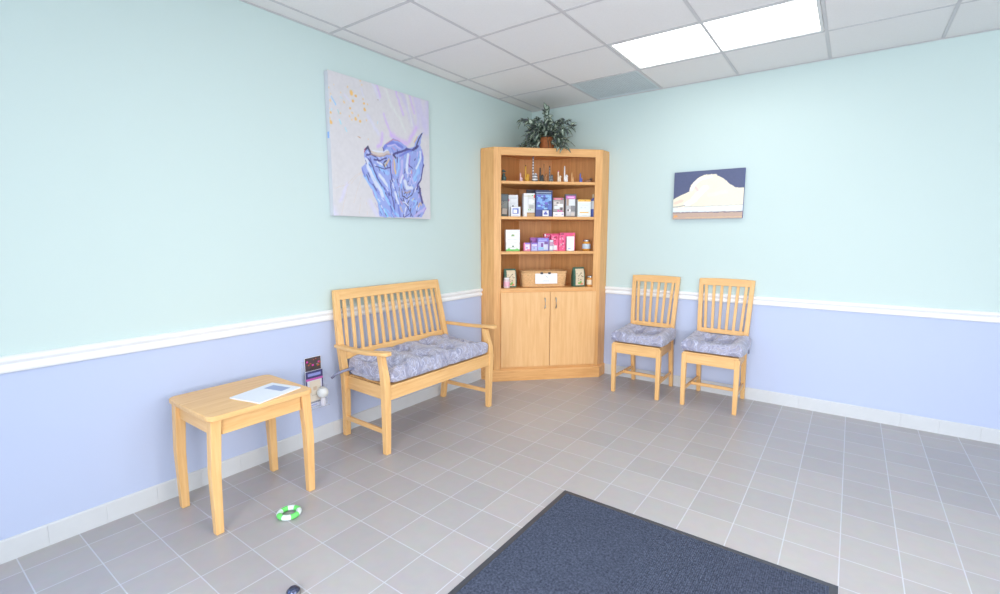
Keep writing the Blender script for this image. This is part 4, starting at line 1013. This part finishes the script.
('s',(150,192,238),0.0087,[(0.752,0.102),(0.743,0.07)]),
('s',(216,222,236),0.0053,[(0.549,0.047),(0.562,0.031)]),
('s',(140,150,220),0.0081,[(0.434,0.389),(0.449,0.377)]),
('s',(150,192,238),0.0075,[(0.497,0.207),(0.504,0.184)]),
('s',(216,222,236),0.0057,[(0.744,0.471),(0.744,0.456)]),
('s',(216,222,236),0.0046,[(0.546,0.369),(0.567,0.333)]),
('s',(150,192,238),0.0073,[(0.541,0.465),(0.559,0.447)]),
('s',(72,66,128),0.0086,[(0.492,0.194),(0.518,0.153)]),
('s',(112,124,205),0.0069,[(0.531,0.472),(0.547,0.444)]),
('s',(216,222,236),0.0044,[(0.777,0.288),(0.76,0.249)]),
('s',(72,66,128),0.0069,[(0.727,0.211),(0.71,0.183)]),
('s',(150,192,238),0.0044,[(0.888,0.371),(0.864,0.323)]),
('s',(112,124,205),0.0068,[(0.726,0.404),(0.713,0.373)]),
('s',(66,62,92),0.0051,[(0.871,0.034),(0.847,0.014)]),
('s',(188,180,226),0.0047,[(0.349,0.23),(0.36,0.211)]),
('s',(216,222,236),0.0074,[(0.697,0.078),(0.683,0.032)]),
('s',(140,150,220),0.0087,[(0.847,0.49),(0.84,0.459)]),
('s',(160,130,205),0.0089,[(0.574,0.034),(0.582,0.007)]),
('s',(216,222,236),0.0045,[(0.636,0.219),(0.644,0.191)]),
('s',(150,192,238),0.0078,[(0.81,0.405),(0.796,0.364)]),
('s',(160,130,205),0.0072,[(0.364,0.194),(0.379,0.16)]),
('s',(188,180,226),0.0045,[(0.582,0.177),(0.593,0.15)]),
('s',(216,222,236),0.0094,[(0.704,0.149),(0.696,0.129)]),
('s',(72,66,128),0.0061,[(0.728,0.081),(0.707,0.035)]),
('s',(72,66,128),0.0071,[(0.712,0.406),(0.704,0.369)]),
('s',(188,180,226),0.0056,[(0.468,0.172),(0.497,0.133)]),
('s',(72,66,128),0.0055,[(0.644,0.12),(0.643,0.105)]),
('s',(150,192,238),0.0093,[(0.503,0.278),(0.536,0.237)]),
('s',(112,124,205),0.0041,[(0.637,0.53),(0.649,0.494)]),
('s',(216,222,236),0.0057,[(0.764,0.337),(0.764,0.318)]),
('s',(150,192,238),0.0085,[(0.371,0.204),(0.389,0.184)]),
('s',(72,66,128),0.0102,[(0.741,0.309),(0.731,0.276)]),
('s',(112,124,205),0.0103,[(0.562,0.343),(0.574,0.327)]),
('s',(188,180,226),0.0047,[(0.651,0.503),(0.658,0.473)]),
('s',(150,192,238),0.0062,[(0.506,0.06),(0.524,0.037)]),
('s',(216,222,236),0.004,[(0.483,0.045),(0.493,0.03)]),
('s',(160,130,205),0.0097,[(0.878,0.23),(0.871,0.192)]),
('s',(150,192,238),0.0064,[(0.667,0.436),(0.67,0.403)]),
('s',(216,222,236),0.0042,[(0.399,0.215),(0.414,0.191)]),
('s',(72,66,128),0.0048,[(0.703,0.239),(0.694,0.204)]),
('s',(72,66,128),0.005,[(0.702,0.251),(0.686,0.22)]),
('s',(216,222,236),0.0064,[(0.592,0.491),(0.603,0.461)]),
('s',(216,222,236),0.0055,[(0.621,0.212),(0.627,0.177)]),
('s',(72,66,128),0.01,[(0.626,0.482),(0.628,0.448)]),
('s',(150,192,238),0.0094,[(0.38,0.36),(0.384,0.347)]),
('s',(216,222,236),0.0094,[(0.748,0.184),(0.738,0.146)]),
('s',(160,130,205),0.0045,[(0.384,0.11),(0.404,0.077)]),
('s',(216,222,236),0.0046,[(0.777,0.207),(0.76,0.175)]),
('s',(72,66,128),0.0046,[(0.387,0.235),(0.404,0.215)]),
('s',(216,222,236),0.0043,[(0.836,0.154),(0.83,0.131)]),
('s',(112,124,205),0.0099,[(0.81,0.154),(0.797,0.116)]),
('s',(120,180,235),0.0081,[(0.382,0.231),(0.4,0.207)]),
('s',(66,62,92),0.006,[(0.68,0.263),(0.689,0.234)]),
('s',(112,124,205),0.0068,[(0.548,0.291),(0.559,0.273)]),
('s',(72,66,128),0.0064,[(0.403,0.303),(0.416,0.277)]),
('s',(216,222,236),0.0093,[(0.568,0.514),(0.57,0.499)]),
('s',(112,124,205),0.0068,[(0.424,0.097),(0.43,0.081)]),
('s',(72,66,128),0.0093,[(0.77,0.366),(0.762,0.342)]),
('s',(216,222,236),0.0095,[(0.474,0.47),(0.481,0.456)]),
('s',(66,62,92),0.0103,[(0.834,0.061),(0.818,0.02)]),
('s',(120,180,235),0.0061,[(0.487,0.076),(0.511,0.043)]),
('s',(96,104,180),0.0057,[(0.881,0.46),(0.859,0.412)]),
('s',(216,222,236),0.036,[(0.316,0.442),(0.328,0.369),(0.389,0.273),(0.461,0.175)]),
('s',(216,222,236),0.024,[(0.433,0.329),(0.5,0.269),(0.514,0.179)]),
('s',(150,192,238),0.016,[(0.338,0.407),(0.383,0.324),(0.471,0.202),(0.529,0.099)]),
('s',(150,192,238),0.016,[(0.284,0.302),(0.362,0.22),(0.424,0.107),(0.456,0.016)]),
('s',(150,192,238),0.02,[(0.496,0.15),(0.563,0.073),(0.617,0.014)]),
('s',(130,205,235),0.012,[(0.474,0.07),(0.507,0.008)]),
('s',(216,222,236),0.016,[(0.587,0.209),(0.623,0.117)]),
('s',(150,192,238),0.032,[(0.437,0.393),(0.487,0.359),(0.521,0.35)]),
('s',(112,124,205),0.0144,[(0.308,0.455),(0.347,0.427),(0.384,0.363),(0.431,0.277),(0.498,0.217),(0.538,0.113),(0.552,0.013)]),
('s',(72,66,128),0.0112,[(0.331,0.438),(0.362,0.411),(0.392,0.337),(0.431,0.271),(0.481,0.222)]),
('s',(112,124,205),0.0128,[(0.271,0.357),(0.292,0.302)]),
('s',(66,62,92),0.0112,[(0.371,0.246),(0.403,0.204)]),
('s',(112,124,205),0.0096,[(0.332,0.275),(0.379,0.228),(0.427,0.173)]),
('s',(112,124,205),0.0112,[(0.516,0.205),(0.576,0.156),(0.589,0.021)]),
('s',(72,66,128),0.0096,[(0.546,0.3),(0.558,0.154),(0.582,0.074)]),
('s',(150,192,238),0.0067,[(0.429,0.054),(0.441,0.028)]),
('s',(160,130,205),0.0059,[(0.688,0.52),(0.689,0.487)]),
('s',(216,222,236),0.0088,[(0.707,0.091),(0.696,0.062)]),
('s',(140,150,220),0.0085,[(0.491,0.253),(0.518,0.219)]),
('s',(72,66,128),0.0052,[(0.524,0.2),(0.537,0.173)]),
('s',(140,150,220),0.0044,[(0.51,0.365),(0.524,0.341)]),
('s',(72,66,128),0.0098,[(0.677,0.032),(0.677,0.011)]),
('s',(112,124,205),0.0044,[(0.626,0.369),(0.634,0.327)]),
('s',(150,192,238),0.0072,[(0.461,0.243),(0.47,0.225)]),
('s',(216,222,236),0.0045,[(0.637,0.269),(0.633,0.25)]),
('s',(96,104,180),0.008,[(0.54,0.092),(0.566,0.05)]),
('s',(188,180,226),0.0097,[(0.87,0.21),(0.854,0.175)]),
('s',(216,222,236),0.0041,[(0.321,0.377),(0.342,0.35)]),
('s',(140,150,220),0.0096,[(0.41,0.421),(0.424,0.389)]),
('s',(150,192,238),0.0095,[(0.503,0.161),(0.521,0.14)]),
('s',(216,222,236),0.004,[(0.417,0.35),(0.427,0.33)]),
('s',(216,222,236),0.0046,[(0.677,0.221),(0.677,0.207)]),
('s',(66,62,92),0.0088,[(0.679,0.163),(0.688,0.124)]),
('s',(72,66,128),0.0056,[(0.543,0.022),(0.569,0.007)]),
('s',(120,180,235),0.0077,[(0.617,0.197),(0.624,0.166)]),
('s',(140,150,220),0.005,[(0.486,0.375),(0.498,0.359)]),
('s',(140,150,220),0.01,[(0.406,0.222),(0.433,0.188)]),
('s',(150,192,238),0.0069,[(0.73,0.452),(0.727,0.433)]),
('s',(72,66,128),0.0068,[(0.304,0.422),(0.314,0.394)]),
('s',(72,66,128),0.0056,[(0.34,0.402),(0.36,0.375)]),
('s',(72,66,128),0.0089,[(0.846,0.594),(0.827,0.558)]),
('s',(140,150,220),0.0056,[(0.727,0.157),(0.723,0.137)]),
('s',(150,192,238),0.007,[(0.911,0.585),(0.903,0.559)]),
('s',(120,180,235),0.0096,[(0.878,0.415),(0.873,0.383)]),
('s',(96,104,180),0.0084,[(0.48,0.358),(0.486,0.341)]),
('s',(150,192,238),0.005,[(0.372,0.297),(0.389,0.275)]),
('s',(96,104,180),0.0042,[(0.896,0.554),(0.873,0.51)]),
('s',(216,222,236),0.0088,[(0.739,0.119),(0.731,0.088)]),
('s',(112,124,205),0.006,[(0.564,0.545),(0.589,0.512)]),
('s',(188,180,226),0.0064,[(0.708,0.2),(0.703,0.172)]),
('s',(112,124,205),0.009,[(0.717,0.284),(0.708,0.257)]),
('s',(66,62,92),0.0096,[(0.743,0.147),(0.727,0.115)]),
('s',(120,180,235),0.0098,[(0.588,0.042),(0.586,0.026)]),
('s',(150,192,238),0.0057,[(0.843,0.335),(0.836,0.313)]),
('s',(150,192,238),0.0066,[(0.391,0.46),(0.417,0.426)]),
('s',(160,130,205),0.0096,[(0.626,0.274),(0.632,0.26)]),
('s',(216,222,236),0.0084,[(0.346,0.358),(0.363,0.334)]),
('s',(216,222,236),0.0059,[(0.433,0.464),(0.453,0.435)]),
('s',(96,104,180),0.0046,[(0.839,0.598),(0.839,0.582)]),
('s',(72,66,128),0.0081,[(0.511,0.425),(0.521,0.401)]),
('s',(160,130,205),0.0079,[(0.797,0.399),(0.784,0.356)]),
('s',(150,192,238),0.0079,[(0.516,0.135),(0.539,0.101)]),
('s',(96,104,180),0.0077,[(0.43,0.044),(0.451,0.018)]),
('s',(188,180,226),0.0051,[(0.867,0.447),(0.862,0.432)]),
('s',(150,192,238),0.0069,[(0.842,0.594),(0.83,0.56)]),
('s',(96,104,180),0.0102,[(0.534,0.095),(0.554,0.068)]),
('s',(150,192,238),0.0095,[(0.543,0.022),(0.561,0.007)]),
('s',(66,62,92),0.0063,[(0.77,0.033),(0.758,0.012)]),
('s',(72,66,128),0.0095,[(0.419,0.453),(0.439,0.419)]),
('s',(72,66,128),0.0065,[(0.664,0.243),(0.672,0.209)]),
('s',(120,180,235),0.0073,[(0.883,0.558),(0.862,0.513)]),
('s',(120,180,235),0.01,[(0.837,0.349),(0.826,0.312)]),
('s',(72,66,128),0.0052,[(0.756,0.279),(0.749,0.264)]),
('s',(216,222,236),0.0083,[(0.413,0.137),(0.427,0.122)]),
('s',(72,66,128),0.0098,[(0.736,0.116),(0.728,0.088)]),
('s',(216,222,236),0.0081,[(0.773,0.394),(0.764,0.37)]),
('s',(216,222,236),0.0099,[(0.392,0.405),(0.404,0.387)]),
('s',(72,66,128),0.0085,[(0.676,0.013),(0.688,0.01)]),
('s',(72,66,128),0.0061,[(0.64,0.012),(0.64,0.009)]),
('s',(216,222,236),0.0066,[(0.867,0.118),(0.848,0.074)]),
('s',(188,180,226),0.0067,[(0.649,0.095),(0.649,0.07)]),
('s',(72,66,128),0.0097,[(0.518,0.189),(0.527,0.175)]),
('s',(96,104,180),0.0056,[(0.427,0.103),(0.451,0.064)]),
('s',(120,180,235),0.0085,[(0.706,0.21),(0.703,0.187)]),
('s',(216,222,236),0.0083,[(0.453,0.151),(0.469,0.136)]),
('s',(188,180,226),0.0043,[(0.819,0.309),(0.814,0.281)]),
('s',(66,62,92),0.007,[(0.426,0.384),(0.443,0.359)]),
('s',(150,192,238),0.0058,[(0.866,0.254),(0.856,0.226)]),
('s',(120,180,235),0.0047,[(0.302,0.313),(0.308,0.294)]),
('s',(216,222,236),0.0076,[(0.736,0.435),(0.721,0.409)]),
('s',(216,222,236),0.0064,[(0.604,0.181),(0.609,0.147)]),
('s',(72,66,128),0.0101,[(0.843,0.137),(0.832,0.116)]),
('s',(216,222,236),0.0101,[(0.44,0.093),(0.449,0.078)]),
('s',(188,180,226),0.0069,[(0.743,0.417),(0.724,0.373)]),
('s',(72,66,128),0.008,[(0.828,0.498),(0.821,0.48)]),
('s',(216,222,236),0.0048,[(0.74,0.297),(0.734,0.28)]),
('s',(216,222,236),0.0085,[(0.834,0.115),(0.823,0.078)]),
('s',(216,222,236),0.0067,[(0.567,0.308),(0.584,0.288)]),
('s',(188,180,226),0.0097,[(0.75,0.37),(0.737,0.347)]),
('s',(188,180,226),0.009,[(0.764,0.323),(0.759,0.29)]),
('s',(112,124,205),0.009,[(0.777,0.208),(0.767,0.179)]),
('s',(150,192,238),0.0058,[(0.598,0.468),(0.608,0.427)]),
('s',(96,104,180),0.0056,[(0.854,0.035),(0.842,0.014)]),
('s',(72,66,128),0.0055,[(0.474,0.544),(0.488,0.53)]),
('s',(66,62,92),0.0085,[(0.762,0.087),(0.758,0.059)]),
('s',(96,104,180),0.006,[(0.549,0.078),(0.557,0.059)]),
('s',(66,62,92),0.0064,[(0.59,0.149),(0.592,0.119)]),
('s',(66,62,92),0.0176,[(0.302,0.503),(0.327,0.525),(0.35,0.491)]),
('s',(190,80,120),0.008,[(0.304,0.516),(0.297,0.484)]),
('s',(72,66,128),0.016,[(0.317,0.468),(0.357,0.475),(0.406,0.46)]),
('s',(206,190,178),0.0224,[(0.366,0.493),(0.44,0.483),(0.537,0.515)]),
('s',(180,150,130),0.0096,[(0.357,0.473),(0.44,0.471),(0.553,0.501)]),
('s',(216,222,236),0.0096,[(0.374,0.507),(0.458,0.505),(0.528,0.527)]),
('s',(112,124,205),0.024,[(0.493,0.542),(0.574,0.599),(0.683,0.575)]),
('s',(188,180,226),0.0144,[(0.529,0.56),(0.601,0.583),(0.654,0.558)]),
('s',(190,130,150),0.0064,[(0.512,0.571),(0.581,0.622),(0.657,0.611)]),
('s',(206,140,180),0.008,[(0.573,0.553),(0.609,0.544)]),
('s',(72,66,128),0.0176,[(0.58,0.502),(0.653,0.531),(0.73,0.561),(0.807,0.564),(0.867,0.607)]),
('s',(112,124,205),0.016,[(0.652,0.497),(0.729,0.541),(0.787,0.555)]),
('s',(66,62,92),0.016,[(0.589,0.496),(0.607,0.479)]),
('s',(66,62,92),0.0144,[(0.831,0.582),(0.864,0.642),(0.911,0.717)]),
('s',(214,184,140),0.0112,[(0.824,0.629),(0.853,0.681)]),
('s',(72,66,128),0.008,[(0.797,0.57),(0.848,0.605)]),
('s',(72,66,128),0.0112,[(0.388,0.439),(0.439,0.438),(0.508,0.467)]),
('s',(216,222,236),0.016,[(0.421,0.424),(0.462,0.41)]),
('s',(214,184,140),0.016,[(0.497,0.406),(0.516,0.435),(0.534,0.457)]),
('s',(66,62,92),0.0096,[(0.488,0.399),(0.486,0.427),(0.508,0.45)]),
('s',(150,130,110),0.0096,[(0.507,0.421),(0.51,0.414)]),
('s',(72,66,128),0.0096,[(0.402,0.39),(0.488,0.379),(0.549,0.399)]),
('s',(72,66,128),0.0096,[(0.546,0.445),(0.553,0.367),(0.563,0.288)]),
('s',(226,190,130),0.0144,[(0.588,0.456),(0.594,0.411),(0.601,0.358)]),
('s',(205,160,190),0.008,[(0.58,0.488),(0.573,0.422),(0.578,0.356)]),
('s',(150,192,238),0.016,[(0.642,0.469),(0.64,0.402),(0.61,0.345)]),
('s',(188,180,226),0.024,[(0.679,0.46),(0.667,0.365),(0.646,0.295)]),
('s',(216,222,236),0.024,[(0.747,0.522),(0.726,0.438),(0.732,0.371)]),
('s',(150,192,238),0.032,[(0.873,0.497),(0.85,0.382),(0.799,0.322)]),
('s',(216,222,236),0.02,[(0.886,0.568),(0.894,0.514),(0.841,0.424)]),
('s',(160,130,205),0.0144,[(0.766,0.512),(0.753,0.428)]),
('s',(72,66,128),0.008,[(0.748,0.441),(0.792,0.418)]),
('s',(216,222,236),0.032,[(0.701,0.3),(0.719,0.253),(0.777,0.251)]),
('s',(216,222,236),0.016,[(0.684,0.353),(0.653,0.283)]),
('s',(188,180,226),0.016,[(0.771,0.36),(0.798,0.294)]),
('s',(225,160,140),0.008,[(0.772,0.402),(0.781,0.376)]),
('s',(112,124,205),0.0112,[(0.917,0.559),(0.919,0.446),(0.889,0.33)]),
('s',(72,66,128),0.0128,[(0.923,0.46),(0.889,0.33),(0.847,0.284),(0.836,0.248)]),
('s',(160,130,205),0.0096,[(0.911,0.585),(0.926,0.531)]),
('s',(66,62,92),0.008,[(0.67,0.216),(0.669,0.181),(0.716,0.163),(0.774,0.187),(0.806,0.245)]),
('s',(170,150,150),0.016,[(0.698,0.21),(0.757,0.221)]),
('s',(66,62,92),0.0064,[(0.688,0.196),(0.708,0.211)]),
('s',(66,62,92),0.0064,[(0.746,0.199),(0.756,0.215)]),
('s',(72,66,128),0.0096,[(0.649,0.16),(0.696,0.12),(0.751,0.068),(0.779,0.02)]),
('s',(216,222,236),0.0128,[(0.677,0.134),(0.733,0.108)]),
('s',(150,192,238),0.016,[(0.773,0.152),(0.832,0.141),(0.791,0.097)]),
('s',(130,160,220),0.016,[(0.811,0.113),(0.77,0.055)]),
('s',(215,130,110),0.0064,[(0.649,0.139),(0.667,0.113)]),
('s',(214,184,140),0.0096,[(0.638,0.091),(0.664,0.057)]),
('s',(112,124,205),0.016,[(0.62,0.103),(0.634,0.015)]),
('s',(72,66,128),0.024,[(0.867,0.272),(0.884,0.202),(0.903,0.138)]),
('s',(230,170,90),0.0112,[(0.851,0.1),(0.869,0.129)]),
('s',(214,184,140),0.0112,[(0.883,0.137),(0.892,0.116)]),
('s',(188,180,226),0.024,[(0.933,0.089),(0.87,0.058),(0.809,0.02)]),
('s',(160,130,205),0.0096,[(0.911,0.045),(0.943,0.09)]),
('s',(72,66,128),0.008,[(0.691,0.016),(0.75,0.039)]),
('s',(225,210,150),0.008,[(0.783,0.146),(0.803,0.169)]),
('s',(120,120,150),0.008,[(0.639,0.24),(0.631,0.172)])]

t = thing('canvas_painting', 'large square canvas painting of a blue-purple animal head on the left wall', 'painting', (.043, -2.478, 1.506), PI/2)
t.rotation_euler = (0, 0, PI/2); t.rotation_mode = 'XYZ'
CAN = mat('canvas_edge', (206, 208, 216), .8)
bm = B(); box(bm, 0, .90, .0008, .040, 0, .913); obj('canvas', bm, CAN, t, .002)
paint_panel('painted_picture', t, .90, .913, raster(PAINT, 260, 260, 1, (206, 204, 208)), attr_mat('painted_surface'))
bm = B()
for a, b, c in ((.50, .535, (100, 150, 230)),):
    box(bm, -.0008, 0, .012, .030, b-.04+.0, b)
obj('edge_paint', bm, mat('edge_blue_paint', (140, 176, 230), .7), t)
SW, SHH = .56, .404
def P2(pts): return [(x/SW, z_/SHH) for x, z_ in pts]
ops2 = [('p', (238, 228, 206), 0, P2([(-.02, .165), (.057, .202), (.132, .235), (.142, .287), (.17, .32), (.21, .352), (.27, .372), (.34, .365), (.40, .33), (.45, .28), (.50, .25), (.60, .24), (.60, .10), (-.02, .10)])),
        ('s', (250, 250, 248), .05, P2([(.15, .25), (.175, .30), (.22, .335), (.30, .35)])), ('s', (250, 250, 248), .10, P2([(.12, .13), (.17, .16), (.20, .20), (.26, .26)])), ('s', (232, 208, 190), .06, P2([(.02, .14), (.07, .16)])), ('s', (228, 200, 196), .03, P2([(.18, .27), (.2, .24)])), ('s', (246, 236, 214), .08, P2([(.3, .2), (.42, .22)])),
        ('s', (150, 154, 160), .022, P2([(-.01, .105), (.06, .113), (.10, .118)])), ('s', (190, 194, 196), .016, P2([(.10, .107), (.57, .109)])),
        ('p', (222, 232, 236), 0, P2([(-.02, .060), (.6, .055), (.6, .104), (-.02, .100)])), ('s', (238, 242, 244), .04, P2([(.02, .085), (.5, .085)])),
        ('s', (170, 156, 150), .014, P2([(-.01, .060), (.57, .057)])), ('p', (192, 166, 150), 0, P2([(-.02, -.01), (.6, -.01), (.6, .050), (-.02, .054)])),
        ('s', (236, 166, 86), .012, P2([(.012, .018), (.018, .036), (.024, .018), (.03, .036), (.038, .02)])), ('s', (222, 196, 150), .01, P2([(.11, .012), (.57, .012)]))]
t = thing('animal_painting', 'small canvas painting of a white animal on navy on the back wall', 'painting', (1.502, -.030, 1.517))
bm = B(); box(bm, 0, SW, .0008, .028, 0, SHH); obj('canvas', bm, mat('navy_canvas_edge', (84, 96, 160), .8), t, .002)
paint_panel('painted_picture', t, SW, SHH, raster(ops2, 160, 120, 1, (84, 92, 126), 5, 5), attr_mat('painted_surface'))

# ------------------------------------------------------------------ entrance mat
MX0, MX1, MY1, MY0 = 1.645, 2.865, -2.219, -4.05
t = thing('entrance_mat', 'large dark blue-grey ribbed entrance mat with black rubber border', 'mat', ((MX0+MX1)/2, (MY0+MY1)/2, .0005))
hx, hy = (MX1-MX0)/2, (MY1-MY0)/2; e = .020
bm = B(); o_ = [(-hx, -hy), (hx, -hy), (hx, hy), (-hx, hy)]; i_ = [(-hx+e, -hy+e), (hx-e, -hy+e), (hx-e, hy-e), (-hx+e, hy-e)]
loft(bm, [[(x, y, .0) for x, y in o_], [(x, y, .0012) for x, y in o_], [(x*.992, y*.994, .006) for x, y in i_], [(x*.985, y*.985, .006) for x, y in i_], [(x*.985, y*.985, 0) for x, y in i_]])
obj('rubber_border', bm, mat('mat_rubber', (64, 66, 74), .5), t)
m = mat('mat_carpet', (84, 94, 116), .95, spec=.1); nt = m.node_tree; p = nt.nodes['Principled BSDF']; tc = nt.nodes.new('ShaderNodeTexCoord')
n1 = nt.nodes.new('ShaderNodeTexNoise'); n1.inputs['Scale'].default_value = 110; n1.inputs['Detail'].default_value = 4; nt.links.new(tc.outputs['Object'], n1.inputs['Vector'])
r = nt.nodes.new('ShaderNodeValToRGB'); r.color_ramp.elements[0].position = .3; r.color_ramp.elements[0].color = lin((48, 54, 70)); r.color_ramp.elements[1].position = .75; r.color_ramp.elements[1].color = lin((90, 98, 118))
nt.links.new(n1.outputs['Fac'], r.inputs[0]); nt.links.new(r.outputs[0], p.inputs['Base Color'])
bm = B(); nr = 150; W2 = 2*(hx-e)*.984; secs = []
x0 = -W2/2; ye = (hy-e)*.984
top = []
for k in range(nr*2+1):
    x = x0 + W2*k/(nr*2); zz = .0085 if k % 2 else .0062
    top.append((x, zz))
rowa = [bm.verts.new((x, -ye, zz)) for x, zz in top]; rowb = [bm.verts.new((x, ye, zz)) for x, zz in top]
for k in range(nr*2): bm.faces.new((rowa[k], rowa[k+1], rowb[k+1], rowb[k]))
b0 = [bm.verts.new((x, y, .001)) for x, y in ((x0, -ye), (x0+W2, -ye), (x0+W2, ye), (x0, ye))]
bm.faces.new(b0[::-1]); bm.faces.new([b0[0], b0[1]] + rowa[::-1]); bm.faces.new([b0[2], b0[3]] + rowb); bm.faces.new([b0[3], b0[0], rowa[0], rowb[0]]); bm.faces.new([b0[1], b0[2], rowb[-1], rowa[-1]])
obj('ribbed_carpet', bm, m, t)

# ------------------------------------------------------------------ small things on the floor at the left edge
t = thing('ring_toy', 'green and white striped ring toy lying on the floor beside the table', 'toy', (.655, -3.235, .0005), .4)
nn = 24; tp = [(.045*math.cos(a), .045*math.sin(a), .014) for a in [k*2*PI/nn for k in range(nn)]]
bm = B(); tube(bm, tp, .0135, 10, closed=True)
for f in bm.faces:
    a = math.atan2(f.calc_center_median().y, f.calc_center_median().x); f.material_index = int((a+PI)/(2*PI)*8) % 2
obj('striped_ring', bm, [mat('toy_white', (222, 236, 232), .4), mat('toy_green', (110, 216, 110), .4)], t, smooth=True)
t = thing('door_stop', 'small dark metal floor door stop at the lower left', 'door stop', (1.165, -3.515, .0005))
bm = B(); lathe(bm, [(0, 0), (.026, 0), (.027, .004), (.024, .018), (.016, .027), (.012, .029), (0, .029)], n=24); dm = obj('dome', bm, mat('gunmetal', (78, 84, 110), .25, metal=.7), t, smooth=True)
bm = B(); lathe(bm, [(.0245, .0165), (.0272, .013), (.0278, .009), (.0272, .005), (.0255, .003)], n=24); obj('rubber_ring', bm, mat('grey_rubber', (120, 116, 116), .6), dm, smooth=True)
